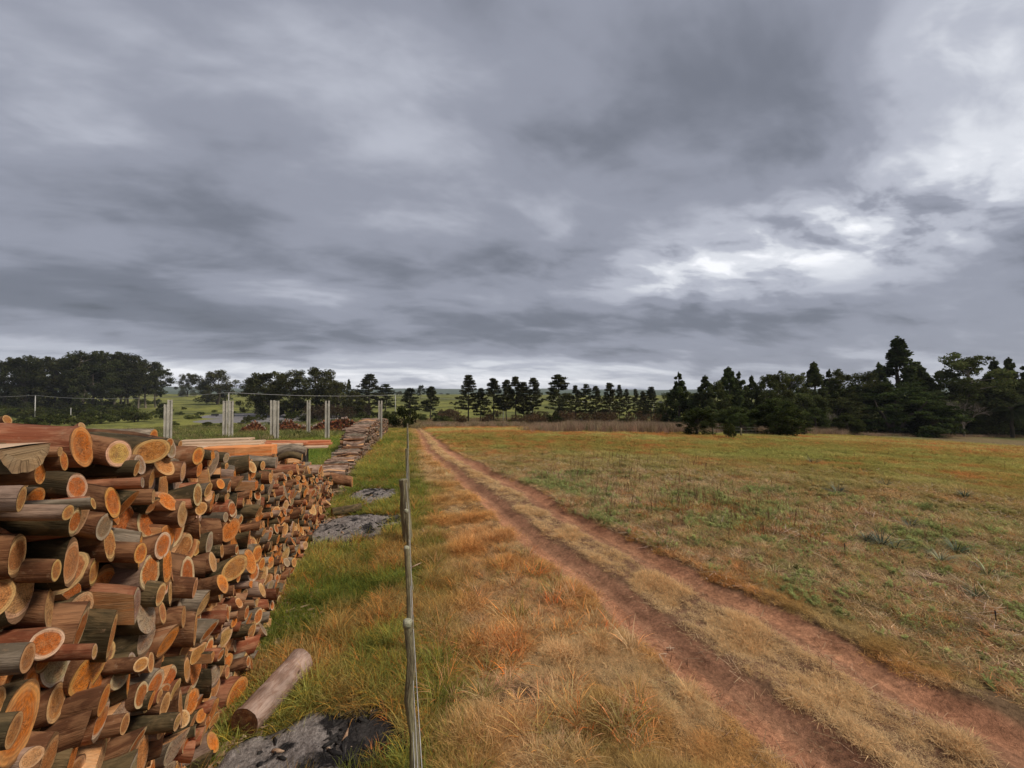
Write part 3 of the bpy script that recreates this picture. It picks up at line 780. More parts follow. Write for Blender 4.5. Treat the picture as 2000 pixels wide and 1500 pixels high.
# ------------------------------------------------------------------ slab beam, orange squared beam, boards on the pile
def slab_beam():
    A = Acc(); g = np.random.default_rng(2)
    r_ = empty('slabbed_log', (0, 0, 0))
    # half trunk with a sawn flat top: outline below the flat
    n = 16; an = np.linspace(math.pi, 2*math.pi, n); W, D = .085, .09
    prof = np.stack([np.cos(an)*W*(1+.02*g.normal(size=n)), np.sin(an)*D*(1+.035*g.normal(size=n))], 1)
    E1 = np.array([SLAB[0], SLAB[1], SLAB[2]]); ax = np.array([-math.cos(SLAB[3]), -math.sin(SLAB[3]), -.02]); L = 1.5; sidev = np.array([-ax[1], ax[0], 0])
    m = 8; V = []
    for i in range(m):
        s = L*i/(m-1)
        for (a, b) in prof*(1+.02*g.normal()): V.append(E1+ax*s+sidev*a+np.array([0, 0, b]))
    V = np.array(V); Q = [(i*n+j, i*n+j+1, (i+1)*n+j+1, (i+1)*n+j) for i in range(m-1) for j in range(n-1)]
    U = [(jj/n*.6, ii*.2) for i in range(m-1) for j in range(n-1) for (jj, ii) in ((j, i), (j+1, i), (j+1, i+1), (j, i+1))]
    A.add(V, Q, uq=np.array(U), ca=(.10, .085, .055), cb=(.20, .17, .12), cr=(.3, .3, .3))
    obj('bark_underside', A.mesh('bark_underside', [M_BARK]), r_)
    T = Acc(); Vt = []
    for i in range(m):
        s = L*i/(m-1); Vt += [E1+ax*s+sidev*prof[0][0]+np.array([0, 0, prof[0][1]+.004]), E1+ax*s+sidev*0.0+np.array([0, 0, .006]), E1+ax*s+sidev*prof[-1][0]+np.array([0, 0, prof[-1][1]+.004])]
    Qt = [(i*3+j, i*3+j+1, i*3+j+4, i*3+j+3) for i in range(m-1) for j in range(2)]
    T.add(np.array(Vt), Qt); obj('sawn_top', T.mesh('sawn_top', [M_BOARD], False), r_)
    C = Acc(); ring = V[:n]; cc = ring.mean(0)-ax*.002; Vc = np.vstack([ring-ax*.002, cc]); C.add(Vc, None, [(j, j+1, n) for j in range(n-1)]+[(n-1, 0, n)], ut=np.array([p for j in list(range(n-1))+[0] for p in ((prof[j][0]*4, prof[j][1]*4), (prof[(j+1) % n][0]*4, prof[(j+1) % n][1]*4), (0, -.3))]), ca=(.30, .22, .13), cb=(.22, .17, .11), cr=(.6, .6, .6))
    obj('cut_end', C.mesh('cut_end', [M_END]), r_)
    tag(r_, 'thick half log with a flat pale sawn top lying at the frame edge', 'slab log')
SLAB = (-1.28, 1.74, 2.61, R(-4))
slab_beam()
def board(name, a, b, Y, hpx, wid, mat, lab, group=None, dy=0.0, end=None):
    A = on_y(a[0], a[1], Y); B = on_y(b[0], b[1], Y); d = B-A; L = np.linalg.norm(d); th = 2*hpx/F*depth((A+B)/2)
    acc = Acc(); g = np.random.default_rng(int(abs(a[0]*7+a[1]*13)) % 9999); k = 7
    V = []
    for i in range(k):
        s = (i/(k-1)-.5)*L; w = wid/2*(1+.05*g.normal()); t = th/2*(1+.08*g.normal()); bz = g.normal()*th*.05
        V += [(s, -w, -t+bz), (s, w, -t+bz), (s, w*.96, t+bz), (s, -w*.96, t+bz)]
    Q = [(i*4+j, i*4+(j+1) % 4, (i+1)*4+(j+1) % 4, (i+1)*4+j) for i in range(k-1) for j in range(4)] + [(3, 2, 1, 0), ((k-1)*4, (k-1)*4+1, (k-1)*4+2, (k-1)*4+3)]
    acc.add(np.array(V), Q)
    o = obj(name, acc.mesh(name, [mat], False)); o.location = (A+B)/2; o.rotation_euler = (0, -math.asin(d[2]/L), math.atan2(d[1], d[0]))
    return tag(o, lab, 'beam' if 'beam' in name else 'board', group)
bm_ = board('squared_beam', (395, 885), (536, 878), 5.7, 9.5, .24, M_BOARD_O, 'fresh orange squared beam lying on a dark log on the big pile')
toplog((400, 897), (538, 893), 5.62, 7, 'brown', 'tan')
l = LOGS[-1]
def extra_log(l, lab):
    (VB, Q, U, fl), f1, f2 = log_geo(l['L'], l['r'], 18, 7, .06, .05, .04)
    A = Acc(); ca, cb_ = BARKS[l['bark']]; A.add(VB, Q, uq=U, ca=ca, cb=cb_, cr=(.4, .4, .4)); o = obj('firewood_log', A.mesh('firewood_log', [M_BARK]))
    o.location = l['pos']; o.rotation_euler = (0, l['pitch'], l['yaw'])
    for f in (f1, f2):
        E = Acc(); E.add(f[0], f[1], f[2], uq=f[3], ut=f[4], ca=ENDS[l['end']][0], cb=ENDS[l['end']][1], cr=(.4, .4, .4)); obj('sawn_end', E.mesh('sawn_end', [M_END]), o)
    return tag(o, lab, 'log')
extra_log(l, 'dark brown log directly under the fresh orange squared beam')
BL = [((352, 862), (492, 857), 6.9, 1.7, 'narrow pale board, topmost and furthest back of the bundle on the pile'),
      ((356, 868), (515, 862), 6.6, 2.0, 'light grey-edged board lying second from the top of the bundle'),
      ((372, 872), (512, 867), 6.45, 2.0, 'board with a dark upper edge in the middle of the bundle'),
      ((384, 877), (516, 871), 6.3, 2.3, 'pale board just behind the fresh orange squared beam'),
      ((352, 876), (400, 877), 6.1, 3.5, 'short split slab whose end shows beside the board bundle'),
      ((386, 884), (430, 882), 6.0, 2.5, 'short pale board half hidden under the squared beam')]
for i, (a, b, Y, h, lab) in enumerate(BL): board('board', a, b, Y, h, .22, M_BOARD, lab, 'sawn boards bundled on the pile')
BR = [((500, 863), (645, 862), 11.5, 1.8, 'long reddish board, highest of the far bundle'), ((515, 867), (600, 865), 11.2, 2.2, 'short reddish board under the long one of the far bundle'),
      ((560, 869), (648, 866), 11.35, 1.6, 'thin reddish board sticking out over the grass'), ((560, 874), (640, 872), 11.0, 1.5, 'lowest pale board of the far bundle')]
for i, (a, b, Y, h, lab) in enumerate(BR): board('board', a, b, Y, h, .25, M_BOARD_R if i < 3 else M_BOARD, lab, 'reddish boards stacked behind the pile')
board('board', (530, 869), (590, 869), 9.3, 2.0, .2, M_BOARD, 'silvery board on the grey logs behind the squared beam')
# trestle of short bolsters carrying the far bundle
for (px_, w_) in ((540, 0), (592, 1)):
    p = on_y(px_, 875, 11.25); A = Acc(); gz = float(macro(p[0], p[1])); hgt = p[2]-gz
    box(A, (0, 0, hgt/2), (.14, .6, hgt), taper=.95); o = obj('bolster_block', A.mesh('bolster_block', [M_TRUNK], False)); o.location = (p[0], p[1], gz)
    tag(o, ['brown timber block carrying the hidden end of the reddish boards', 'brown timber block nearer the free end of the reddish boards'][w_], 'block', 'blocks under the far board bundle')
# the two loose logs on the grass
def loose(a, b, rpx, bark, end, lab, dark=False):
    P, Q_ = at(*a), at(*b); r = rpx/F*depth(P); P = P+np.array([0, 0, r*.8]); Q_ = Q_+np.array([0, 0, r*.8]); d = P-Q_; L = np.linalg.norm(d)
    l = dict(pos=P, L=L, r=r, pitch=-math.asin(d[2]/L), yaw=math.atan2(d[1], d[0]), bark=bark, end=end)
    return extra_log(l, lab)
BARKS['peeled'] = ((.42, .30, .24), (.30, .19, .14)); ENDS['dark'] = ((.10, .045, .025), (.12, .06, .035))
loose((477, 1437), (588, 1312), 29, 'peeled', 'dark', 'pinkish peeled log with a dark end lying alone in the green grass')
loose((648, 1008), (705, 998), 8.5, 'olive', 'dark', 'grey-green log with a dark end lying across the ash patch')
# ------------------------------------------------------------------ fence beside the lane
def fence():
    root = empty('wire_fence', (FENCE_X, 3, 0))
    tag(root, 'low wire fence of weathered lichen-covered wooden posts running beside the lane', 'fence')
    P = [((797, 1215), 2.85, .033), ((795, 1070), 4.25, .030), ((794, 997), 5.5, .028), ((789, 937), 7.45, .085), ((795, 877), 11.5, .05), ((796, 842), 17.5, .05), ((797, 838), 23, .05), ((798, 836), 30, .05)]
    for s in range(1): P.insert(0, ((800, 1500), 1.45, .03))
    tops = []; g = np.random.default_rng(4)
    for i, ((px, py), Y, r) in enumerate(P):
        if i == 0: T = np.array([FENCE_X-.02, 1.45, 1.08])
        elif Y > 15: T = np.array([FENCE_X-.03, Y, float(macro(0, Y))+1.15])
        else: T = on_y(px, py, Y)
        bx_ = FENCE_X + g.normal()*.01; gz = float(G(bx_, Y))
        base = np.array([bx_, Y+g.normal()*.015, gz-.15])
        A = Acc(); pts = [base+(T-base)*s+np.array([g.normal()*.006, g.normal()*.006, 0])*(0 < s < 1) for s in np.linspace(0, 1, 6)]
        pts = pts + [pts[-1]+np.array([0, 0, .012])]
        tube(A, pts, [r*1.05, r, r*.97, r*.93, r*.95, r*.92, r*.7], n=10 if r < .06 else 14)
        V = A.V[0]; V[:, :2] += g.normal(size=(len(V), 2))*r*.11
        o = obj('post', A.mesh('post', [M_POST], False), root); o.matrix_parent_inverse = Matrix.Translation(-Vector(root.location))
        if r > .06: o['label'] = 'thick split straining post with a flat top'
        if i in (1, 2, 3):
            C = Acc(); nn = np.random.default_rng(i); th = np.linspace(0, 6.28, 9)[:-1]
            pts = [T+np.array([-.004, 0, -.03]), T+np.array([-.004, 0, -.01]), T+np.array([-.002, 0, .01]), T+np.array([0, 0, .018])]
            tube(C, pts, [r*.98, r*1.05, r*1.0, r*.6], n=10)
            c = obj('lichen_cap', C.mesh('lichen_cap', [mat_lichen]), o)
        tops.append(T)
    for k, f in enumerate((.04, .34, .64)):
        A = Acc()
        for i in range(len(tops)-1):
            a, b = tops[i].copy(), tops[i+1].copy(); r0 = P[i][2]; r1 = P[i+1][2]
            ga, gb = float(macro(0, a[1])), float(macro(0, b[1]))
            a[2] = a[2]-f*(a[2]-ga); b[2] = b[2]-f*(b[2]-gb); a[0] += .036; b[0] += .036
            m = (a+b)/2; m[2] -= .01
            tube(A, [a, m, b], .0028, n=5, cap=False)
        o = obj('wire', A.mesh('wire', [M_WIRE]), root); o.matrix_parent_inverse = Matrix.Translation(-Vector(root.location))
mat_lichen = mat_plain('grey_green_lichen', (.26, .26, .17), (.38, .37, .27), 14)
fence()
# broken white stick poking out of the post line
A = Acc(); p = at(800, 1150); a = on_y(803, 1108, 4.7); b = on_y(823, 1099, 4.78)
tube(A, [a+np.array([-.02, .02, -.02]), (a+b)/2, b], [.008, .007, .003], n=6)
tag(obj('broken_stick', A.mesh('broken_stick', [M_CHIP])), 'short pale broken stick wedged between the fence posts', 'stick')

# ------------------------------------------------------------------ concrete posts of the unfinished shed
def conc_post(px, pyt, pyb, wpx, lab, notch=False, tint=0):
    b = at(px, pyb); z = depth(b); w = wpx/F*z; h = (pyb-pyt)/F*z
    A = Acc(); fl = w*.36; yw = -math.atan2(b[0], b[1])
    # I-shaped precast post: two flanges and a recessed web; the flanges rise past the web as two prongs
    for s in (-1, 1): box(A, (s*(w/2-fl/2), 0, h/2), (fl, w*.9, h))
    box(A, (0, 0, (h-(.22 if notch else .05))/2), (w-2*fl+.004, w*.45, h-(.22 if notch else .05)))
    root = obj('concrete_post', A.mesh('concrete_post', [M_CONC], False)); root.location = b; root.rotation_euler = (R(.3), R(float(rng.normal()*.25)), yw)
    Bk = Acc(); box(Bk, (0, -w*.24, h*.96), (w*.1, .03, w*.25)); box(Bk, (0, -w*.24, h*.72), (w*.1, .03, w*.12))
    obj('bolt_hole', Bk.mesh('bolt_hole', [M_DARKM], False), root)
    return tag(root, lab, 'post', 'concrete posts of the unfinished shed')
conc_post(323.2, 790, 861, 6.5, 'shorter slimmer post of the pair standing behind the red trunk end')
conc_post(330.5, 781, 863, 8, 'taller whiter post of the pair standing behind the red trunk end')
conc_post(439, 783, 856, 8, 'darker post just before the thin utility pole')
conc_post(450.5, 783, 857, 8, 'pale post just behind the thin utility pole')
conc_post(532, 782, 856, 8, 'pale post with a chipped top in the pair behind the boards')
conc_post(540, 783, 861, 8, 'browner post with a dark bolt hole in the pair behind the boards')
conc_post(602.5, 782, 853, 6.5, 'slim light grey post with two prongs between two pairs of ricks', True)
conc_post(639, 783, 860, 8.5, 'broad light grey post with two prongs on the bright grass', True)
conc_post(742.5, 783, 859, 7.5, 'yellowish post with a deep groove beside the tall weathered stack', True)

# ------------------------------------------------------------------ utility poles and wire
POLE_TOPS = []
def pole(px, pyt, pyb, rpx, lab, arm=False, wire=True):
    b = at(px, pyb); z = depth(b); h = (pyb-pyt)/F*z; r = max(.09, rpx/F*z)
    root = empty('utility_pole', b)
    A = Acc(); tube(A, [(0, 0, -.3), (0, 0, h*.5), (0, 0, h)], [r, r*.85, r*.65], n=8); obj('pole_shaft', A.mesh('pole_shaft', [M_POLE]), root)
    C = Acc(); tube(C, [(0, 0, h), (0, 0, h+.12), (0, 0, h+.2)], [.05, .09, .05], n=6); obj('insulator', C.mesh('insulator', [M_CONC]), root)
    if arm:
        D = Acc(); box(D, (0, 0, h*.96), (1.6, .14, .14)); obj('crossarm', D.mesh('crossarm', [M_POLE], False), root)
    tag(root, lab, 'utility pole', 'poles carrying the thin power line')
    if wire: POLE_TOPS.append(np.array([b[0], b[1], b[2]+h+.2]))
pole(68, 773, 816, .9, 'thin white pole in front of the dark eucalyptus grove')
pole(446, 768, 832, .9, 'thin white pole between two concrete posts')
pole(772, 772, 812, .8, 'pale pole rising out of the bush by the tall stack')
pole(1037, 780, 824, 1.0, 'white pole in the middle of the pine row')
pole(1277, 786, 822, .7, 'faint pole before the last small pine of the row')
pole(983, 792, 825, .8, 'short brownish pole with a crossarm among the dry scrub', True, False)
pole(138, 797, 822, .6, 'short thin grey pole in the shrubs before the grove', False, False)
def wires():
    root = empty('power_line', POLE_TOPS[0]); tag(root, 'thin sagging power line strung from pole to pole across the valley', 'cable')
    pts = [at(-320, 822)+np.array([0, 0, 9.5])] + POLE_TOPS + [at(1720, 838)+np.array([0, 0, 6.5])]
    for i in range(len(pts)-1):
        a, b = pts[i], pts[i+1]; A = Acc(); L = np.linalg.norm(b-a)
        P = [a+(b-a)*s-np.array([0, 0, 4*s*(1-s)*L*.012]) for s in np.linspace(0, 1, 12)]
        tube(A, P, .055, n=4, cap=False); o = obj('wire', A.mesh('wire', [M_WIRE]), root); o.matrix_parent_inverse = Matrix.Translation(-Vector(root.location))
wires()

# ------------------------------------------------------------------ distant ricks of red split wood
def rick(px0, px1, pyb, prof, lab, seed):
    a, b = at(px0, pyb), at(px1, pyb); d = b-a; L = np.hypot(d[0], d[1]); ux = d/L; ux[2] = 0; md = (a+b)/2; nv = -np.array([md[0], md[1], 0])/np.hypot(md[0], md[1]); ux = np.array([-nv[1], nv[0], 0]); L *= abs(ux@(d/np.linalg.norm(d))); a = md-ux*L/2; b = md+ux*L/2
    z = depth((a+b)/2); A = Acc(); g = np.random.default_rng(seed); s = 0
    xs = np.linspace(0, 1, len(prof)); r = .075; k = 0
    while s < L:
        h = float(np.interp(s/L, xs, prof))/F*z*g.uniform(.93, 1.07); y = .04; s0 = s
        while y < h:
            rr_ = r*g.uniform(.7, 1.25); c = a+ux*s+np.array([0, 0, 0]); gz = float(macro(c[0], c[1])); out = g.normal()*.06
            P0 = np.array([c[0], c[1], gz+y])+nv*(.5+out)+ux*g.normal()*.02; P1 = P0-nv*1.05
            top = y+rr_*1.7 >= h
            ca = (.36, .27, .21) if top and g.random() < .4 else np.array([(.24, .075, .035), (.15, .05, .03), (.34, .13, .055), (.10, .04, .03)][g.integers(4)])*g.uniform(.8, 1.15)
            tube(A, [P0, P1] if not top else [P0+nv*g.uniform(0, .25), P1], rr_, n=5, lv=np.array(ca))
            y += rr_*1.7
        s += r*1.75; k += 1
    o = obj('firewood_rick', A.mesh('firewood_rick', [M_RICK], False)); return tag(o, lab, 'woodpile', None, 'stuff')
m_, t_, b_, o_ = material('red_split_firewood'); t_.link(t_.attr('lv'), b_.inputs['Base Color']); M_RICK = m_
rick(458, 525, 846, [0, 4, 10, 16, 20, 24, 20, 12, 8], 'low mound of dark red split wood with pale bark along its crest', 1)
rick(528, 600, 845, [6, 10, 18, 26, 25, 17, 13, 13], 'humped rick of red split wood between two concrete posts', 2)
rick(603, 640, 845, [13, 13, 17, 23, 25], 'short rick of red split wood between the pronged posts', 3)
rick(642, 702, 846, [22, 24, 28, 30, 28, 24, 20], 'highest rick of red-brown split wood beside the weathered stack', 4)

# ------------------------------------------------------------------ grey yard beyond the posts, small trailer on it
def sheet(name, pxs, mat, lift=.02, seed=0, kind='structure', n=36, m=10, bumpy=.0, soft=.2):
    P = [at(*p) for p in pxs]; c = sum(P)/len(P); an = [math.atan2(p[1]-c[1], p[0]-c[0]) for p in P]; ds = [math.hypot(p[0]-c[0], p[1]-c[1]) for p in P]
    o = np.argsort(an); an = np.array(an)[o]; ds = np.array(ds)[o]
    th = np.linspace(-math.pi, math.pi, n+1)[:-1]; rr = np.interp(th, np.concatenate([an-2*math.pi, an, an+2*math.pi]), np.tile(ds, 3))
    V = [(c[0], c[1], float(G(c[0], c[1]))+lift)]
    for k in range(1, m+1):
        for j in range(n):
            x, y = c[0]+math.cos(th[j])*rr[j]*k/m, c[1]+math.sin(th[j])*rr[j]*k/m
            e = lift*(1-soft*(k/m)**4) + bumpy*(float(fbm(x, y, 6, 3, seed))-.35)*(1-(k/m)**3) - (lift+.02)*(k == m)
            V.append((x, y, float(G(x, y))+e))
    T = [(0, 1+j, 1+(j+1) % n) for j in range(n)]; Q = [(1+k*n+j, 1+(k+1)*n+j, 1+(k+1)*n+(j+1) % n, 1+k*n+(j+1) % n) for k in range(m-1) for j in range(n)]
    ob = obj(name, mesh(name, V, Q, T, [mat])); ob['kind'] = kind; return ob
sheet('gravel_yard', [(388, 814), (430, 808), (530, 806), (620, 810), (640, 820), (600, 834), (530, 837), (480, 826), (430, 818)], M_GRAVEL, .05, n=60, m=24)
def trailer():
    b = at(420, 813.5); r_ = empty('farm_trailer', b, .3); z = depth(b); L = 11/F*z; H = 5.5/F*z
    A = Acc(); box(A, (0, 0, H*.62), (L, L*.45, H*.62), taper=1.04); obj('cargo_box', A.mesh('cargo_box', [M_DARKM], False), r_)
    for s in (-1, 1):
        A = Acc(); tube(A, [(L*.2, s*L*.2, H*.22), (L*.2, s*L*.27, H*.22)], H*.22, n=12); obj('wheel', A.mesh('wheel', [M_DARKM]), r_)
    A = Acc(); tube(A, [(-L*.5, 0, H*.4), (-L*.8, 0, H*.25)], .05, n=5); obj('drawbar', A.mesh('drawbar', [M_DARKM]), r_)
    tag(r_, 'small dark boxy trailer parked on the grey yard far beyond the pile', 'trailer')
trailer()
# far field fence on the tree side
def far_fence():
    pxs = [(1392, 852), (1448, 853), (1505, 850), (1582, 850), (1640, 846), (1700, 845), (1755, 846), (1800, 847), (1830, 847), (1858, 847), (1890, 847), (1908, 849), (1924, 849), (1966, 851), (2010, 851)]
    h_ = [22, 17, 14, 15, 9, 9, 10, 10, 11, 11, 9, 15, 10, 14, 10]
    b0 = at(*pxs[0]); root = empty('field_fence', b0); tag(root, 'old wire fence on grey posts along the edge of the dark trees', 'fence'); g = np.random.default_rng(6); tp = []
    for (p, h) in zip(pxs, h_):
        b = at(*p); z = depth(b); H = h/F*z; A = Acc(); tube(A, [b-np.array([0, 0, .2]), b+np.array([g.normal()*.03, 0, H*.5]), b+np.array([g.normal()*.06, 0, H])], [.09, .085, .075], n=6)
        o = obj('post', A.mesh('post', [M_POST]), root); o.matrix_parent_inverse = Matrix.Translation(-Vector(root.location)); tp.append(b)
    for hh in (.35, .65, .95):
        A = Acc()
        for a, b in zip(tp[:-1], tp[1:]): tube(A, [a+np.array([0, 0, hh]), b+np.array([0, 0, hh])], .006, n=3, cap=False)
        o = obj('wire', A.mesh('wire', [M_WIRE]), root); o.matrix_parent_inverse = Matrix.Translation(-Vector(root.location))
far_fence()

# ------------------------------------------------------------------ ash from bonfires
def mat_ash():
    m, t, b, o = material('wood_ash'); g = t.new('ShaderNodeNewGeometry').outputs['Position']
    n = t.noise(g, 2.6, 6, .68, .6); n2 = t.noise(g, 40, 4, .7); n3 = t.noise(t.mapping(g, (14, 5, 5)), 1.6, 5, .7)
    ed = t.attr('edge', out='Fac')
    col = t.mix(t.rmap(n3, .35, .65), (.17, .145, .13), (.36, .32, .295))
    f = t.math('ADD', t.rmap(n, .50, .60, 0, 1), ed, clamp=True)
    col = t.mix(f, col, (.02, .018, .018)); col = t.vmath('SCALE', col, None, t.rmap(n2, .3, .7, .55, 1.35))
    t.link(col, b.inputs['Base Color']); bump(t, b, t.math('ADD', n2, n), 1.0, .03); b.inputs['Roughness'].default_value = 1
    return m
M_ASH = mat_ash()
def ash_patch(i, lab):
    c, rx, ry = ASHE[i]; n, m = 110, 60; g = np.random.default_rng(i)
    X = np.linspace(c[0]-rx*1.25, c[0]+rx*1.25, n); Y = np.linspace(c[1]-ry*1.25, c[1]+ry*1.25, m); x, y = np.meshgrid(X, Y)
    d = np.hypot((x-c[0])/rx, (y-c[1])/ry) + (fbm(x, y, 4.0, 4, 20+i)-.5)*1.0
    h = (1-sstep(.55, 1.0, d))*(.05+.06*(fbm(x, y, 4, 4, 3)-.4)) - .02*sstep(.9, 1.05, d) + (fbm(x, y, 14, 3, 7)-.5)*.035*(1-sstep(.9, 1.0, d))
    V = np.stack([x, y, G(x, y)+h], -1).reshape(-1, 3); keep = (d < 1.04).ravel()
    q = (np.arange(m-1)[:, None]*n+np.arange(n-1)[None]).ravel(); Q = np.stack([q, q+1, q+n+1, q+n], 1); Q = Q[keep[Q].all(1)]
    e = np.clip(sstep(.62, .98, d)*1.0 - .25, 0, 1).ravel()
    if i > 0: e = np.clip(e*1.3+.12*(fbm(x, y, 3, 3, 9).ravel()), 0, 1)
    if i == 0: e = np.clip(e + sstep(.15, .5, ((x-c[0])/rx+.15*(y-c[1])/ry)).ravel()*.9, 0, 1)
    used = np.unique(Q); mp = np.zeros(len(V), int); mp[used] = np.arange(len(used))
    o = obj('ash_patch', mesh('ash_patch', V[used], mp[Q], mats=[M_ASH], colors={'edge': np.repeat(e[used][:, None], 3, 1)}))
    tag(o, lab, 'ash', None, 'stuff')
    A = Acc(); k = int((260, 420, 200)[i])
    for _ in range(k):
        a = g.random()*6.28; s = math.sqrt(g.random())*1.02; px_, py_ = c[0]+rx*s*math.cos(a), c[1]+ry*s*math.sin(a)
        if i == 0 and g.random() < .6: px_ = c[0]+rx*(.25+.6*g.random()*s)
        if g.random() > .3+s*.7: continue
        gz = float(G(px_, py_))+.05*(1-s)+.015; L = g.uniform(.02, .13); an = g.random()*6.28; dz = g.normal()*.25
        v = np.array([math.cos(an), math.sin(an), dz])*L/2; p = np.array([px_, py_, gz])
        tube(A, [p-v, p+v*.2+g.normal(size=3)*.006, p+v], [.006+.012*g.random(), .012+.01*g.random(), .005], n=5, m=0 if g.random() < .95 else 1)
    tag(obj('charcoal_pieces', A.mesh('charcoal_pieces', [M_CHAR, M_CHIP])), ['charred bits strewn over the nearest ash heap by the lone log', 'charred bits strewn over the large ash patch', 'charred bits strewn over the small dark ash patch'][i], 'charcoal', None, 'stuff')
ash_patch(0, 'pale grey ash heap with black charcoal beside the lone peeled log')
ash_patch(1, 'large grey ash patch at the foot of the wood pile')
ash_patch(2, 'small dark ash patch near the thick fence post')
def chips():
    A = Acc(); g = np.random.default_rng(12)
    def one(x, y, L, w, dz=0):
        an = g.random()*6.28; u = np.array([math.cos(an), math.sin(an), g.normal()*.2]); v = np.array([-math.sin(an), math.cos(an), g.normal()*.3]); p = np.array([x, y, float(G(x, y))+.02+.02*g.random()])
        V = [p-u*L/2-v*w/2, p+u*L/2-v*w*.3, p+u*L*.45+v*w/2, p-u*L/2+v*w*.4]; V = V+[q-np.array([0, 0, .008]) for q in V]
        A.add(np.array(V), [(0, 1, 2, 3), (7, 6, 5, 4), (0, 4, 5, 1), (1, 5, 6, 2), (2, 6, 7, 3), (3, 7, 4, 0)])
    for _ in range(900):
        y = g.uniform(2.2, 13); x = float(XF(y))+abs(g.normal())*.22+.05
        one(x, y, g.uniform(.02, .12), g.uniform(.01, .04))
    for (px, py, s, n) in ((700, 948, .5, 60), (650, 965, .5, 90), (755, 1050, .35, 30), (770, 960, .3, 30), (745, 1062, .3, 30), (1270, 1262, .12, 8), (920, 1052, .1, 5), (1600, 1110, .7, 30), (1540, 1052, .7, 30), (1850, 1130, 1.0, 40)):
        c = at(px, py)
        for _ in range(n): one(c[0]+g.normal()*s, c[1]+g.normal()*s*.5, g.uniform(.03, .16)*(1 if px < 1000 else .7), g.uniform(.006, .03)*(1 if px < 1000 else .5))
    tag(obj('bark_chips', A.mesh('bark_chips', [M_CHIP], False)), 'scattered bark chips and wood scraps on the grass by the pile', 'wood chips', None, 'stuff')
chips()
# ------------------------------------------------------------------ trees
def leaves(A, C, S, n, size, col, g, flat=1.0, up=0.0):
    """n leaf quads in the ellipsoid (C, S), denser near its skin"""
    n = int(n*1.5); u = g.normal(size=(n, 3)); u /= np.linalg.norm(u, axis=1)[:, None]; rad = g.random(n)**.45
    p = np.asarray(C)+u*rad[:, None]*np.asarray(S)
    a = g.normal(size=(n, 3)); a[:, 2] *= flat; a /= np.linalg.norm(a, axis=1)[:, None]
    b = np.cross(a, g.normal(size=(n, 3))); b[:, 2] *= flat; b /= np.linalg.norm(b, axis=1)[:, None]+1e-6
    s = size*g.uniform(.6, 1.35, n)[:, None]
    s = s*1.12; V = np.stack([p-a*s-b*s*.45, p+a*s-b*s*.3, p+a*s*1.1+b*s*.35, p-a*s*.8+b*s*.5], 1).reshape(-1, 3)
    c = np.asarray(col)*(g.uniform(.65, 1.35, (n, 1)))*(1+g.normal(size=(n, 3))*.06)
    A.add(V, np.arange(4*n).reshape(-1, 4), lv=np.repeat(np.clip(c, .004, .6), 4, 0))
CLUMPV = lambda g: g.uniform(.62, 1.6)
def limb(T, a, b, r0, r1, g, n=5, bow=.05, k=4):
    a, b = np.asarray(a, float), np.asarray(b, float); L = np.linalg.norm(b-a)
    P = [a+(b-a)*s+g.normal(size=3)*L*bow*(0 < s < 1)+np.array([0, 0, 1])*L*.06*math.sin(s*3.14) for s in np.linspace(0, 1, k)]
    tube(T, P, np.linspace(r0, r1, k), n=n, cap=False)
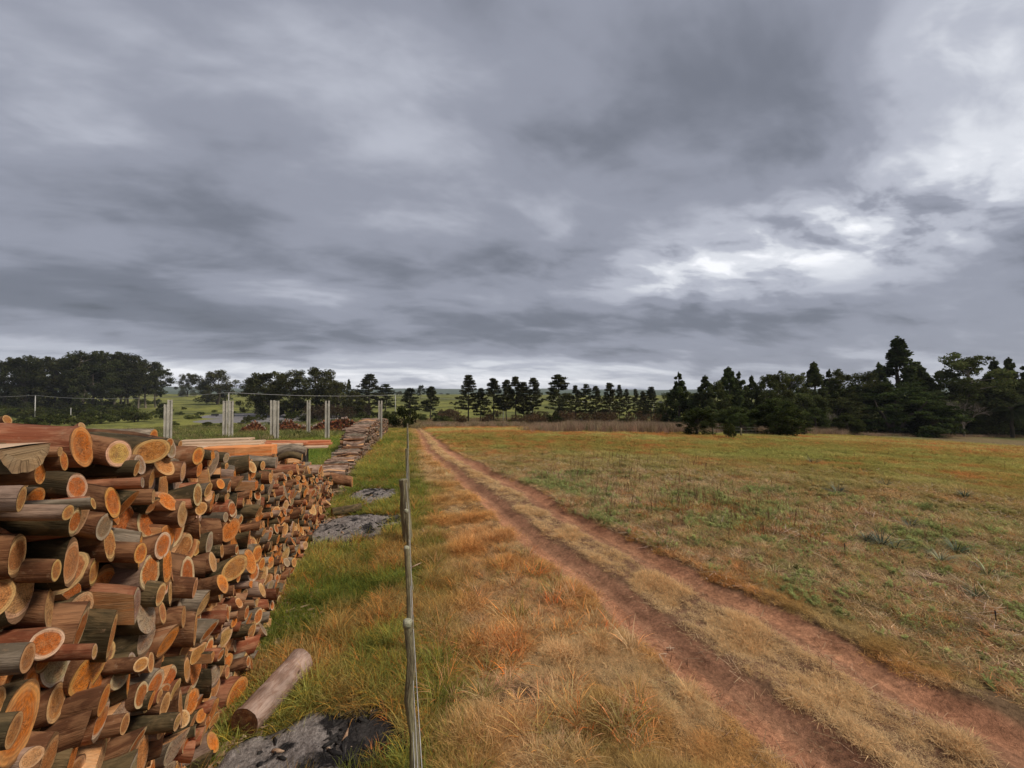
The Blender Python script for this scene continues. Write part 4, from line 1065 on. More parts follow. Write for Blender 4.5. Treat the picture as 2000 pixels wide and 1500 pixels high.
def tree_mesh(kind, seed):
    """tree of height 1 and crown half width about .3; returns trunk mesh, crown mesh"""
    g = np.random.default_rng(seed); T = Acc(); A = Acc(); col = (.058, .065, .026)
    if kind == 'euc':
        tp = np.array([g.normal()*.03, g.normal()*.03, .9]); limb(T, (0, 0, -.03), tp, .017, .006, g, 7, .015, 7)
        for i in range(28):
            z = .32+.63*(i/27); w = .25*math.sin(min(1, (1.06-z)/.42)*1.5)+.03; a = g.random()*6.28; d = w*g.uniform(.3, 1)
            c = np.array([math.cos(a)*d, math.sin(a)*d, z+g.normal()*.02]); s = g.uniform(.06, .105)
            limb(T, tp*np.array([z*.7, z*.7, 0])+np.array([0, 0, z-.12]), c-np.array([0, 0, s*.3]), .006, .002, g, 4)
            cc = np.array(col)*CLUMPV(g)
            leaves(A, c, (s*1.15, s*1.15, s*.8), 150, .0105, cc, g); 
            for _ in range(2):
                o = c+g.normal(size=3)*s*.8; leaves(A, o, (s*.45, s*.45, s*.3), 45, .010, cc*1.1, g)
    elif kind == 'broad':
        limb(T, (0, 0, -.03), (g.normal()*.03, 0, .75), .022, .007, g, 7, .03, 5)
        for i in range(64):
            z = .06+.86*g.random()**.9; w = .34*math.sqrt(max(0, 1-((z-.42)/.56)**2)); a = g.random()*6.28; d = w*g.uniform(.35, 1)
            c = np.array([math.cos(a)*d, math.sin(a)*d, z]); s = g.uniform(.055, .095)
            if i % 4 == 0: limb(T, (0, 0, z*.6), c, .007, .002, g, 4)
            leaves(A, c, (s, s, s*1.0), 105, .0110, np.array(col)*CLUMPV(g), g)
    elif kind == 'pine':
        limb(T, (0, 0, -.03), (g.normal()*.02, 0, .97), .017, .004, g, 7, .012, 6)
        lo = g.uniform(.22, .34)
        for i in range(13):
            z = lo+(.97-lo)*(i/12)**.92; w = (.30*(1-((z-lo)/(1.02-lo))**1.4)+.03)*g.uniform(.75, 1.15)
            for j in range(g.integers(4, 8)):
                a = g.random()*6.28; d = w*g.uniform(.6, 1.1); c = np.array([math.cos(a)*d, math.sin(a)*d, z+d*g.uniform(-.02, .2)])
                limb(T, (0, 0, z-.01), c, .0045, .0015, g, 3, .03, 3)
                cc = np.array((.054, .060, .029))*CLUMPV(g)
                for f in (.45, .75, 1.0):
                    q = np.array([0, 0, z])*(1-f)+c*f; s = g.uniform(.028, .045)*(1.1 if f == .75 else .85)
                    leaves(A, q, (s*1.4, s*1.4, s*.8), 34, .0095, cc, g)
        leaves(A, (0, 0, .965), (.03, .03, .045), 70, .010, np.array(col), g)
    elif kind == 'cypress':
        limb(T, (0, 0, -.03), (0, 0, .95), .018, .004, g, 6, .01, 4)
        for i in range(84):
            z = .05+.90*g.random()**.95; w = .28*(1-max(0, z-.12)/.88)*(.7+.3*min(1, z/.15)); a = g.random()*6.28; d = w*g.uniform(.35, 1)
            c = np.array([math.cos(a)*d, math.sin(a)*d, z]); s = g.uniform(.035, .065)*(1.25-.95*z)
            leaves(A, c, (s, s, s*1.5), 85, .0105, np.array((.054, .064, .027))*CLUMPV(g), g)
            if i % 6 == 0: limb(T, (0, 0, max(.02, z-.1)), c, .004, .001, g, 3)
        leaves(A, (0, 0, .95), (.010, .010, .05), 50, .007, np.array(col), g)
    elif kind == 'cedar':          # broad dome of flat overlapping plates
        for k in range(3): limb(T, (0, 0, -.03), (g.normal()*.2, g.normal()*.2, .6), .03, .01, g, 6, .04, 5)
        for i in range(110):
            u = g.normal(size=3); u /= np.linalg.norm(u); u[2] = abs(u[2]); c = np.array([u[0]*.9, u[1]*.9, .06+u[2]*.86])*np.array([1, 1, 1])*g.uniform(.7, 1.0)
            s = g.uniform(.10, .2); leaves(A, c, (s, s, s*.22), 110, .016, np.array((.048, .060, .023))*CLUMPV(g), g, .5)
    elif kind == 'bush':
        for k in range(5): limb(T, (0, 0, -.03), (g.normal()*.25, g.normal()*.25, .6), .02, .008, g, 4)
        for i in range(16):
            a = g.random()*6.28; d = .55*math.sqrt(g.random()); c = np.array([math.cos(a)*d, math.sin(a)*d, .12+.62*g.random()*(1-(d/.62)**2)+.08]); s = g.uniform(.14, .26)
            leaves(A, c, (s, s, s*.75), 70, .034, np.array((.060, .066, .022))*CLUMPV(g), g)
    elif kind == 'thicket':        # half bare brown scrub
        for k in range(46):
            a = g.random()*6.28; d = .5*math.sqrt(g.random()); b0 = np.array([math.cos(a)*d, math.sin(a)*d, -.03]); tt = b0+np.array([g.normal()*.14, g.normal()*.14, g.uniform(.5, 1)])
            limb(T, b0, tt, .007, .003, g, 3, .03, 3)
            for _ in range(3):
                q = b0+(tt-b0)*g.uniform(.4, .95); limb(T, q, q+np.array([g.normal()*.12, g.normal()*.12, g.uniform(.05, .2)]), .004, .0015, g, 3, .02, 2)
            leaves(A, tt-np.array([0, 0, .1]), (.09, .09, .12), 14, .028, np.array((.085, .062, .036))*CLUMPV(g), g)
    elif kind == 'bare':
        def rec(a, dr, L, r, n):
            b = a+dr*L; limb(T, a, b, r, r*.62, g, 5, .04, 4)
            if n == 0: return
            for _ in range(3 if n > 1 else 3):
                d = dr+g.normal(size=3)*.48; d[2] += .08; d /= np.linalg.norm(d); rec(b-dr*L*g.uniform(0, .35), d, L*g.uniform(.62, .82), r*.6, n-1)
        for k in range(2): rec(np.array([g.normal()*.02, 0, -.02]), np.array([g.normal()*.25, g.normal()*.2, 1.0]), .27, .014, 5)
        leaves(A, (0, 0, .65), (.3, .3, .2), 50, .008, np.array((.06, .05, .025)), g)
    elif kind == 'palm':
        limb(T, (0, 0, -.02), (.03, 0, .62), .03, .022, g, 8, .01, 6)
        tp = np.array([.03, 0, .63])
        for k in range(30):
            a = g.random()*6.28; el = g.uniform(-.45, 1.2); L = g.uniform(.42, .52); P = []
            for s in np.linspace(0, 1, 7):
                rr_ = L*s*math.cos(el*(1-s*.4)); P.append(tp+np.array([math.cos(a)*rr_, math.sin(a)*rr_, L*s*math.sin(el)-.30*s*s*L*1.3]))
            P = np.array(P); tube(T, P, np.linspace(.005, .001, 7), n=3, cap=False)
            side = np.array([-math.sin(a), math.cos(a), 0]); V = []; Qn = []
            for s in np.linspace(.12, 1, 26):
                i = s*6; i0 = min(5, int(i)); q = P[i0]+(P[i0+1]-P[i0])*(i-i0)
                dr = (P[i0+1]-P[i0]); dr /= np.linalg.norm(dr); ln = .10*math.sin(min(1, s*1.2+.15)*2.6)+.02
                for sd in (-1, 1):
                    e = q+side*sd*ln+dr*ln*.4-np.array([0, 0, ln*.6]); w = dr*.006; n0 = len(V); V += [q-w, q+w, e+w*.5, e-w*.5]; Qn.append((n0, n0+1, n0+2, n0+3))
            A.add(np.array(V), Qn, lv=np.array((.045, .06, .025))*g.uniform(.7, 1.2))
    tm = T.mesh(kind+'_trunk', [M_PALETRUNK if kind in ('bare', 'euc') else M_TRUNK]); cm = A.mesh(kind+'_crown', [M_FOL], False)
    return tm, cm
NV = {'euc': 3, 'broad': 3, 'pine': 4, 'cypress': 3, 'cedar': 1, 'bush': 4, 'thicket': 3, 'bare': 2, 'palm': 1}
VAR = {k: [tree_mesh(k, 100+17*i+len(k)) for i in range(n)] for k, n in NV.items()}
NAME = {'euc': 'eucalyptus_tree', 'broad': 'broadleaf_tree', 'pine': 'pine_tree', 'cypress': 'cypress_tree', 'cedar': 'spreading_cedar', 'bush': 'bush', 'thicket': 'dry_thicket', 'bare': 'bare_tree', 'palm': 'palm_tree'}
CAT = {'euc': 'eucalyptus', 'broad': 'tree', 'pine': 'pine', 'cypress': 'cypress', 'cedar': 'cedar', 'bush': 'bush', 'thicket': 'shrub', 'bare': 'bare tree', 'palm': 'palm'}
BASEW = {'euc': .30, 'broad': .38, 'pine': .30, 'cypress': .26, 'cedar': 1.0, 'bush': .72, 'thicket': .6, 'bare': .4, 'palm': .45}
gt = np.random.default_rng(77); cnt = defaultdict(int)
def tree(kind, px, pyt, pyb, wpx, lab, group=None, tint=(1, 1, 1), dz=0.0, back=0.0):
    """wpx = full crown width in pixels; back pushes the tree further off along its ray, same picture size"""
    b = at(px, pyb); z = depth(b)
    if back: b = b*np.array([1+back, 1+back, 1]); z = depth(b); b[2] = float(macro(b[0], b[1]))
    yt = CAM_H - (pyt-765)/F*z; h = yt-b[2]; w = wpx/2/F*z/BASEW[kind]*(1.2 if kind in ('euc', 'broad', 'cypress', 'pine') else 1.0)
    i = cnt[kind]; cnt[kind] += 1; tm, cm = VAR[kind][i % NV[kind]]
    o = empty(NAME[kind], b, gt.random()*6.28, (w, w, h))
    t = obj('stems' if kind in ('bush', 'thicket') else 'trunk', tm, o); c = obj('fronds' if kind == 'palm' else 'foliage' if kind in ('bush', 'thicket') else 'crown', cm, o)
    v = gt.uniform(.8, 1.15); c.color = (tint[0]*v*gt.uniform(.95, 1.08), tint[1]*v, tint[2]*v, 1)
    return tag(o, lab, CAT[kind], group)
LG, MG, PG, RG = 'trees of the dark eucalyptus grove', 'round trees beyond the grey yard', 'pines in the row across the valley', 'dark trees along the far edge of the field'
for (k, px, t, b, w, lab) in [
    ('broad', -45, 702, 806, 90, 'dense tree cut by the frame edge, outermost of the grove'), ('broad', 8, 700, 808, 80, 'dense low-branched tree at the frame edge of the grove'),
    ('broad', 48, 690, 808, 70, 'rounded dense tree above the thin white pole'), ('euc', 82, 699, 806, 70, 'flat-topped eucalyptus just past the white pole'),
    ('broad', 108, 697, 806, 75, 'dense dark crown filling the middle of the grove'), ('euc', 137, 695, 804, 62, 'eucalyptus with a shallow rounded top in mid grove'),
    ('euc', 162, 684, 806, 64, 'highest eucalyptus of the grove with a flat umbrella top'), ('broad', 180, 704, 806, 70, 'short dense tree under the highest umbrella top'),
    ('euc', 198, 688, 803, 56, 'eucalyptus with a domed top just past the highest one'), ('euc', 222, 689, 802, 58, 'eucalyptus with thin bare trunk and wide crown'),
    ('euc', 252, 688, 800, 56, 'tall eucalyptus before the gap where sky shows through'), ('euc', 236, 702, 800, 52, 'lower eucalyptus with slim trunks showing beneath'),
    ('euc', 270, 706, 798, 44, 'slender eucalyptus with open crown near the grove end'), ('euc', 285, 702, 797, 50, 'last tall eucalyptus but one of the grove'),
    ('euc', 304, 712, 796, 44, 'outlying eucalyptus leaning out at the end of the grove'), ('euc', 243, 718, 798, 40, 'thin-stemmed young eucalyptus inside the grove end')]:
    tree(k, px, t, b, w, lab, LG, (.85, .85, .85))
for (k, px, t, b, w, lab) in [
    ('broad', 366, 727, 775, 38, 'small round tree standing alone on the pasture slope'), ('broad', 424, 721, 790, 74, 'round tree with a broad crown above the dark trailer'),
    ('broad', 498, 737, 808, 56, 'lower tree filling the gap before the big domed pair'), ('broad', 525, 722, 812, 84, 'first of the two big domed trees behind the yard'),
    ('broad', 570, 720, 814, 90, 'wide-domed tree with a flat skyline behind the yard'), ('broad', 622, 715, 814, 84, 'highest domed tree behind the yard'),
    ('broad', 658, 740, 816, 50, 'small tree tucked against the highest domed tree'), ('cypress', 681, 739, 800, 22, 'little pointed conifer beside the domed trees'),
    ('pine', 721, 731, 812, 58, 'open pine with layered boughs above the tall stack'), ('pine', 752, 750, 810, 44, 'shorter pine behind the pole in the bush'),
    ('broad', 692, 762, 815, 46, 'low pale green tree before the layered pine'), ('pine', 800, 758, 822, 42, 'squat dark pine beside the big bush'), ('pine', 842, 755, 822, 38, 'narrow pine closest to the end of the lane'),
    ('bush', 780, 762, 772, 16, 'tiny round shrub on the hill crest'), ('euc', 822, 752, 780, 14, 'tiny tree on the hill crest above the lane')]:
    tree(k, px, t, b, w, lab, MG, (1.15, 1.1, 1.0) if k == 'broad' else (.9, .9, .9))
for (px, t, b, w, lab) in [
    (915, 733, 825, 46, 'first tall pine of the row, with a pointed top'), (938, 758, 825, 30, 'short pine between the first two tall ones'), (963, 739, 825, 42, 'second tall pine of the row, above the crossarm pole'), (990, 742, 825, 36, 'pine with its crown merged into its taller neighbour'),
    (1007, 736, 826, 44, 'tall dense pine just before the white pole'), (1024, 746, 826, 36, 'dark pine directly beside the white pole'), (1042, 738, 826, 38, 'open-crowned pine just past the white pole'),
    (1091, 732, 827, 60, 'broadest pine of the row above the round dark bush'), (1124, 753, 826, 28, 'slim pine right after the broadest one'), (1145, 750, 826, 32, 'slim pine with an even pointed crown'), (1164, 754, 826, 28, 'slightly leaning slim pine of the row'),
    (1191, 748, 826, 32, 'round-topped slim pine with a long bare trunk'), (1210, 752, 826, 22, 'very narrow pine beside the round-topped one'), (1224, 760, 826, 20, 'thin wispy pine of the row'), (1241, 760, 826, 18, 'thinnest pine of the row'),
    (1256, 764, 826, 22, 'small pine one before the last'), (1272, 756, 826, 34, 'last pine of the row beside the faint pole')]:
    tree('pine', px, t, b, w, lab, PG, (1.0, .92, .85))
for (k, px, t, b, w, lab) in [
    ('cypress', 1326, 726, 838, 66, 'pointed dark tree standing first in the field-edge row'), ('broad', 1305, 765, 836, 40, 'low bushy tree at the foot of the first pointed one'), ('broad', 1350, 762, 838, 60, 'dark rounded tree after the first pointed one'),
    ('cypress', 1378, 731, 840, 62, 'narrow tree with two merging tips'), ('broad', 1400, 742, 840, 60, 'dark rounded tree below the flat-crested giant'), ('cypress', 1424, 714, 840, 78, 'tall flat-crested tree in the first cluster'), ('cypress', 1445, 724, 840, 60, 'steep-shouldered tree beside the flat-crested one'),
    ('cypress', 1469, 731, 841, 46, 'spire-like tree closing the first cluster'), ('euc', 1497, 734, 842, 44, 'thin-crowned tree with sky showing through'), ('euc', 1522, 726, 842, 50, 'open-crowned tree in the dip of the row'), ('broad', 1515, 768, 842, 80, 'bushy dark tree under the open crowns'),
    ('euc', 1549, 729, 842, 50, 'second open-crowned tree in the dip'), ('cypress', 1592, 704, 844, 72, 'tall pointed tree before the reddish shrubs'), ('broad', 1570, 765, 844, 80, 'wide low dark tree in front of the tall pointed one'),
    ('cypress', 1622, 720, 845, 60, 'tree with a ragged shoulder past the tall pointed one'), ('euc', 1640, 724, 845, 46, 'leaning feathery tree above the bare twigs'), ('broad', 1655, 748, 846, 70, 'dense tree between the ragged one and the great cedar'),
    ('broad', 1692, 722, 847, 74, 'olive tree rising behind the cedar dome'), ('cypress', 1757, 654, 848, 128, 'tallest conifer of all, with a sharp tip'), ('cypress', 1800, 712, 849, 80, 'shoulder conifer beside the tallest one'), ('cypress', 1718, 706, 848, 70, 'conifer leaning against the tallest one'),
    ('broad', 1835, 738, 850, 80, 'dark tree filling the dip after the tallest conifer'), ('euc', 1889, 690, 852, 92, 'umbrella-crowned tree with sky in its crown'), ('broad', 1893, 745, 852, 100, 'round brownish tree under the umbrella crown'),
    ('cypress', 1945, 699, 853, 66, 'pointed tree beside the umbrella-crowned one'), ('cypress', 1974, 695, 854, 60, 'pointed tree above the palm'), ('broad', 1960, 735, 854, 100, 'broad dark tree behind the palm'), ('cypress', 2010, 702, 855, 70, 'tree cut off by the frame edge behind the palm'), ('broad', 2040, 740, 856, 100, 'dense tree just outside the palm at the frame edge')]:
    tree(k, px, t, b, w, lab, RG, (1.3, 1.35, 1.2) if k != 'euc' else (1.5, 1.5, 1.3), back=.06)
tree('cedar', 1745, 738, 849, 210, 'great dark dome-shaped cedar of layered boughs under the tallest conifer', RG, (1.1, 1.15, 1.0))
tree('broad', 1640, 775, 846, 90, 'bushy undergrowth tree before the ragged shoulder', RG, (.95, .95, .9))
tree('bare', 1882, 742, 853, 78, 'leafless pale-branched tree in front of the umbrella crown', RG)
tree('bare', 1822, 765, 852, 56, 'small leafless tree against the flank of the cedar dome', RG)
tree('bare', 1620, 780, 848, 40, 'bare twiggy tree in front of the ragged shoulder', RG)
tree('palm', 1978, 764, 855, 92, 'palm with drooping fronds at the edge of the field', RG)
tree('bush', 1083, 794, 831, 42, 'dark round bush under the broadest pine', None, (.6, .6, .6))
tree('bush', 790, 784, 838, 66, 'big dark rounded bush at the end of the tall stack', None, (.62, .66, .6))
tree('bush', 758, 800, 836, 34, 'smaller bush crowding the end of the tall stack', None, (.6, .65, .6))
tree('bush', 590, 838, 856, 46, 'low dark bush in the bright grass between posts', None, (.8, .9, .8))
tree('bush', 482, 806, 826, 20, 'small bush on the edge of the grey yard', None, (1, 1, 1))
tree('bush', 1690, 820, 842, 34, 'flat light green shrub before the great cedar', None, (2.2, 2.6, 2.0))
tree('bush', 1738, 820, 843, 34, 'second flat light green shrub before the great cedar', None, (2.2, 2.6, 2.0))
tree('bush', 1422, 818, 858, 34, 'grey-green shrub standing out from the field fence', None, (1.1, 1.1, 1.0))
LAND = [(-100, 'at the frame edge'), (40, 'before the thin white pole'), (100, 'past the thin white pole'), (160, 'under the highest umbrella top'), (230, 'by the bare grove trunks'), (300, 'at the end of the grove'), (345, 'past the first concrete pair'), (400, 'by the dark trailer'), (450, 'by the pole between concrete posts'),
        (500, 'behind the low red mound'), (560, 'behind the humped red rick'), (620, 'behind the short red rick'), (670, 'behind the highest red rick'), (720, 'behind the tall weathered stack'), (775, 'by the big dark bush'), (820, 'where the lane ends'), (860, 'just past the lane end'),
        (915, 'under the first tall pine'), (963, 'under the second tall pine'), (995, 'by the crossarm pole'), (1037, 'by the white pole'), (1091, 'by the broadest pine'), (1145, 'below the slim pines'), (1191, 'by the round-topped pine'), (1240, 'below the thinnest pine'), (1272, 'under the last pine'),
        (1326, 'below the first pointed tree'), (1378, 'below the twin-tipped tree'), (1424, 'below the flat-crested tree'), (1469, 'below the spire-like tree'), (1522, 'below the open crowns'), (1592, 'below the tall pointed tree'), (1640, 'below the leaning feathery tree'),
        (1700, 'at the near flank of the cedar'), (1757, 'under the tallest conifer'), (1822, 'by the small leafless tree'), (1885, 'below the umbrella crown'), (1940, 'just before the palm'), (1980, 'beside the palm')]
def belt(n, px0, px1, py0, py1, hpx, kind, noun, group, tint, seed, wr=1.5, share=False):
    g = np.random.default_rng(seed); L = []
    for i in range(n):
        px, py = g.uniform(px0, px1), g.uniform(py0, py1); h = g.uniform(*hpx)*(1-.45*(py1-py)/(py1-py0+1e-6)); v = g.uniform(.75, 1.35); w = h*wr*g.uniform(.8, 1.5)
        size = 'tall' if h > hpx[0]+(hpx[1]-hpx[0])*.55 else 'low'; wd = 'wide' if w/h > wr*1.2 else 'narrow' if w/h < wr*.95 else 'rounded'; tone = 'darker' if v < .92 else 'paler' if v > 1.15 else 'mid-toned'
        lm = min(LAND, key=lambda q: abs(q[0]-px))[1]
        L.append((px, py, h, w, v, noun if share else f'{size} {wd} {tone} {noun} {lm}'))
    by = defaultdict(list)
    for q in L: by[q[5]].append(q)
    for lab, qs in by.items():
        qs.sort(key=lambda q: q[1])
        for k, q in enumerate(qs):
            n_ = len(qs); o_ = ('farthest', 'second farthest', 'third farthest', 'fourth farthest', 'fifth farthest', 'sixth farthest', 'seventh farthest', 'nearest')
            l2 = lab if n_ == 1 or share else (('farther', 'nearer')[k]+' of two: ' if n_ == 2 else ('farthest', 'middle', 'nearest')[k]+' of three: ' if n_ == 3 else o_[min(k, 7)]+' of several: ')+lab
            tree(kind, q[0], q[1]-q[2], q[1], q[3], l2, group, (tint[0]*q[4], tint[1]*q[4], tint[2]*q[4]))
belt(76, -60, 340, 790, 834, (20, 36), 'bush', 'green shrub', 'shrubs below the grove', (.9, .95, .8), 1, 1.4)
belt(26, 290, 520, 800, 836, (7, 15), 'bush', 'meadow shrub', 'shrubs on the meadow', (1.3, 1.35, 1.1), 2, 1.8)
belt(26, 540, 880, 806, 832, (14, 26), 'bush', 'scrub bush', 'scrub in the hollow', (.95, 1.0, .9), 3)
belt(16, 560, 720, 800, 826, (24, 38), 'thicket', 'leafless thicket', 'thickets below the domed trees', (1, 1, 1), 4, 1.1)
belt(52, 860, 1320, 812, 834, (18, 34), 'thicket', 'brown leafless thicket', 'thickets below the pine row', (1.15, 1.0, .9), 5, 1.2)
belt(18, 860, 1300, 806, 832, (12, 20), 'bush', 'olive bush', 'bushes below the pine row', (.9, .9, .75), 6)
belt(34, 1290, 1680, 832, 846, (11, 19), 'bush', 'grey-green bush', 'bushes at the foot of the dark trees', (1.0, 1.1, 1.0), 7)
belt(16, 1680, 2010, 846, 852, (9, 16), 'bush', 'blackish bush', 'bushes behind the field fence', (.5, .55, .5), 8)
belt(16, 880, 1330, 770, 792, (3, 6), 'bush', 'distant hedge bush on the green hills', 'hedge bushes on the far hills', (.9, 1, .9), 9, 2.4, True)
belt(10, 320, 900, 768, 782, (3, 6), 'bush', 'far bush on the bright pasture ridge', 'bushes on the pasture ridge', (.9, 1, .9), 10, 2.2, True)

belt(30, 1345, 2020, 843, 853, (45, 80), 'broad', 'dark understorey tree', 'dark undergrowth trees along the field edge', (1.0, 1.1, .9), 11, 1.0)
# ------------------------------------------------------------------ grasses
SRC = bpy.data.collections.new('grass_sources')
def blade(A, base, az, lean, L, w, curl, col, g, seg=3, tip=.15, twist=0.0):
    d = np.array([math.cos(az), math.sin(az), 0]); sd = np.array([-math.sin(az+twist), math.cos(az+twist), 0]); V = []; C = []
    for i in range(seg+1):
        s = i/seg; ang = lean+curl*s; 
        if i == 0: p = np.array(base, float)
        else: p = p+(d*math.sin(ang)+np.array([0, 0, math.cos(ang)]))*L/seg
        ww = w*(1-s*(1-tip))
        V += [p-sd*ww, p+sd*ww]; k = 1.0; C += [np.array(col)*k]*2
    A.add(np.array(V), [(2*i, 2*i+1, 2*i+3, 2*i+2) for i in range(seg)], lv=np.array(C))
def tuft(kind, seed):
    g = np.random.default_rng(seed); A = Acc()
    if kind == 'lush':
        for _ in range(34):
            a = g.random()*6.28; r = .07*math.sqrt(g.random()); dry = g.random() < .16
            blade(A, (r*math.cos(a), r*math.sin(a), 0), a+g.normal()*.8, g.uniform(.05, .5), g.uniform(.12, .28), g.uniform(.0022, .0042), g.uniform(.4, 1.5), (2.0, 1.35, .9) if dry else (1, 1, 1)*np.array(g.uniform(.7, 1.3)), g, 4)
    elif kind == 'dry':
        for _ in range(60):
            a = g.random()*6.28; r = .065*math.sqrt(g.random()); 
            blade(A, (r*math.cos(a), r*math.sin(a), 0), a+g.normal()*.7, g.uniform(.1, .95), g.uniform(.08, .21), g.uniform(.0016, .0034), g.uniform(.3, 1.7), np.array((1, 1, 1))*g.uniform(.6, 1.3), g, 4)
    elif kind == 'mat':
        for _ in range(60):
            blade(A, (g.normal()*.09, g.normal()*.09, abs(g.normal())*.015), g.random()*6.28, g.uniform(.5, 1.4), g.uniform(.05, .15), g.uniform(.0016, .0034), g.uniform(-.2, .5), np.array((1, 1, 1))*g.uniform(.5, 1.35), g, 2)
    elif kind == 'weed':
        for _ in range(7):
            a = g.random()*6.28; h = g.uniform(.06, .16); b0 = np.array([g.normal()*.04, g.normal()*.04, 0]); ln = g.uniform(0, .4)
            for k in range(9):
                s = (k+1)/9; p = b0+np.array([math.cos(a)*ln*s*h, math.sin(a)*ln*s*h, s*h])
                for _2 in range(2): blade(A, p, g.random()*6.28, g.uniform(.5, 1.3), g.uniform(.02, .045), g.uniform(.004, .007), .4, np.array((1, 1, 1))*g.uniform(.7, 1.3), g, 2, .2)
    elif kind == 'stalk':
        for _ in range(3):
            b0 = (g.normal()*.05, g.normal()*.05, 0); L = g.uniform(.25, .55); a = g.random()*6.28; ln = g.uniform(0, .18)
            for tw in (0, 1.57): blade(A, b0, a, ln, L, .0024, .08, (1, 1, 1), g, 3, .7, tw)
            tp = np.array([b0[0]+math.cos(a)*L*ln, b0[1]+math.sin(a)*L*ln, L*.99])
            for k in range(10): blade(A, tp-np.array([0, 0, g.random()*L*.35]), g.random()*6.28, g.uniform(.3, 1.2), .03, .003, 0, (.8, .7, .7), g, 1, .4)
    elif kind == 'reed':
        for _ in range(40):
            a = g.random()*6.28; r = .28*math.sqrt(g.random()); blade(A, (r*math.cos(a), r*math.sin(a), 0), g.random()*6.28, g.uniform(0, .22), g.uniform(.5, 1.15), g.uniform(.007, .014), g.uniform(.1, .6), np.array((1, 1, 1))*g.uniform(.55, 1.3), g, 3)
    elif kind == 'litter':
        for _ in range(7):
            blade(A, (g.normal()*.10, g.normal()*.10, .004+abs(g.normal())*.012), g.random()*6.28, g.uniform(1.3, 1.55), g.uniform(.04, .22), g.uniform(.002, .005), g.uniform(-.1, .1), np.array((1, 1, 1))*g.uniform(.6, 1.3), g, 2, .6)
    elif kind == 'rosette':
        for _ in range(46):
            a = g.random()*6.28; blade(A, (.03*math.cos(a), .03*math.sin(a), 0), a, g.uniform(.2, 1.0), g.uniform(.28, .48), g.uniform(.006, .012), g.uniform(.5, 1.3), np.array((1, 1, 1))*g.choice([.7, 1, 1.6, 3.2], p=[.3, .4, .2, .1]), g, 5, .1)
    return A.mesh('tuft_'+kind, [M_GRASS], False)
SK = [('dry', 5), ('lush', 4), ('mat', 5), ('weed', 3), ('stalk', 3), ('reed', 3), ('litter', 4)]
IDX = {}; n_ = 0
for k, n in SK:
    IDX[k] = (n_, n)
    for i in range(n):
        o = bpy.data.objects.new(f'tuft_{n_:02d}', tuft(k, 500+n_)); SRC.objects.link(o); n_ += 1
def scatter(name, P, yaw, tilt, scl, idx, tint, label, cat):
    me = bpy.data.meshes.new(name); me.vertices.add(len(P)); me.vertices.foreach_set('co', np.asarray(P, np.float32).ravel())
    def at_(nm, typ, key, v):
        a = me.attributes.new(nm, typ, 'POINT'); a.data.foreach_set(key, np.ascontiguousarray(v).ravel())
    at_('rot', 'FLOAT_VECTOR', 'vector', np.stack([tilt[:, 0], tilt[:, 1], yaw], 1).astype(np.float32)); at_('scl', 'FLOAT_VECTOR', 'vector', scl.astype(np.float32))
    at_('idx', 'INT', 'value', idx.astype(np.int32)); at_('tint', 'FLOAT_COLOR', 'color', np.hstack([tint, np.ones((len(P), 1))]).astype(np.float32))
    o = obj(name, me); ng = bpy.data.node_groups.new(name+'_nodes', 'GeometryNodeTree')
    ng.interface.new_socket('Geometry', in_out='INPUT', socket_type='NodeSocketGeometry'); ng.interface.new_socket('Geometry', in_out='OUTPUT', socket_type='NodeSocketGeometry')
    N = ng.nodes; gi = N.new('NodeGroupInput'); go = N.new('NodeGroupOutput'); ip = N.new('GeometryNodeInstanceOnPoints'); ci = N.new('GeometryNodeCollectionInfo')
    ci.inputs['Collection'].default_value = SRC; ci.inputs['Separate Children'].default_value = True; ci.inputs['Reset Children'].default_value = True
    def na(nm, typ):
        x = N.new('GeometryNodeInputNamedAttribute'); x.data_type = typ; x.inputs[0].default_value = nm; return x.outputs[0]
    ip.inputs['Pick Instance'].default_value = True
    L = ng.links; L.new(gi.outputs[0], ip.inputs['Points']); L.new(ci.outputs[0], ip.inputs['Instance']); L.new(na('idx', 'INT'), ip.inputs['Instance Index'])
    er = N.new('FunctionNodeEulerToRotation'); L.new(na('rot', 'FLOAT_VECTOR'), er.inputs[0]); L.new(er.outputs[0], ip.inputs['Rotation']); L.new(na('scl', 'FLOAT_VECTOR'), ip.inputs['Scale']); L.new(ip.outputs[0], go.inputs[0])
    md = o.modifiers.new('scatter', 'NODES'); md.node_group = ng
    return tag(o, label, cat, None, 'stuff')
gg = np.random.default_rng(99)
def sample(n, r0, r1, p=1.2, half=R(64)):
    """points in the camera's sector, areal density ~ r^-p"""
    u = gg.random(n); e = 2-p; r = (r0**e+u*(r1**e-r0**e))**(1/e); a = YAW+gg.uniform(-half, half, n)
    return r*np.sin(a), r*np.cos(a)
def pick(kind, n):
    a, k = IDX[kind]; return a+gg.integers(0, k, n)
def put(name, x, y, keep, kind_idx, tint, size, flat, label, cat, tiltj=.12, zoff=.008):
    keep = keep & (ash(x, y) < .1+.6*gg.random(len(x))**2)
    for (a_, b_) in ((1722, 1063), (1838, 1092), (1778, 1028), (1868, 1075), (1010, 1368), (1636, 965)):
        q_ = at(a_, b_); keep = keep & (np.hypot(x-q_[0], y-q_[1]) > .22)
    x, y = x[keep], y[keep]; tint = tint[keep]; size = size[keep]; kind_idx = kind_idx[keep]; flat = flat[keep] if hasattr(flat, '__len__') else np.full(len(x), flat)
    n = len(x); P = np.stack([x, y, G(x, y)+zoff-.004], 1)
    s = np.stack([size, size, size*flat], 1)
    scatter(name, P, gg.random(n)*6.28, gg.normal(size=(n, 2))*tiltj, s, kind_idx, np.clip(tint, .004, .85), label, cat)
    print(name, n)
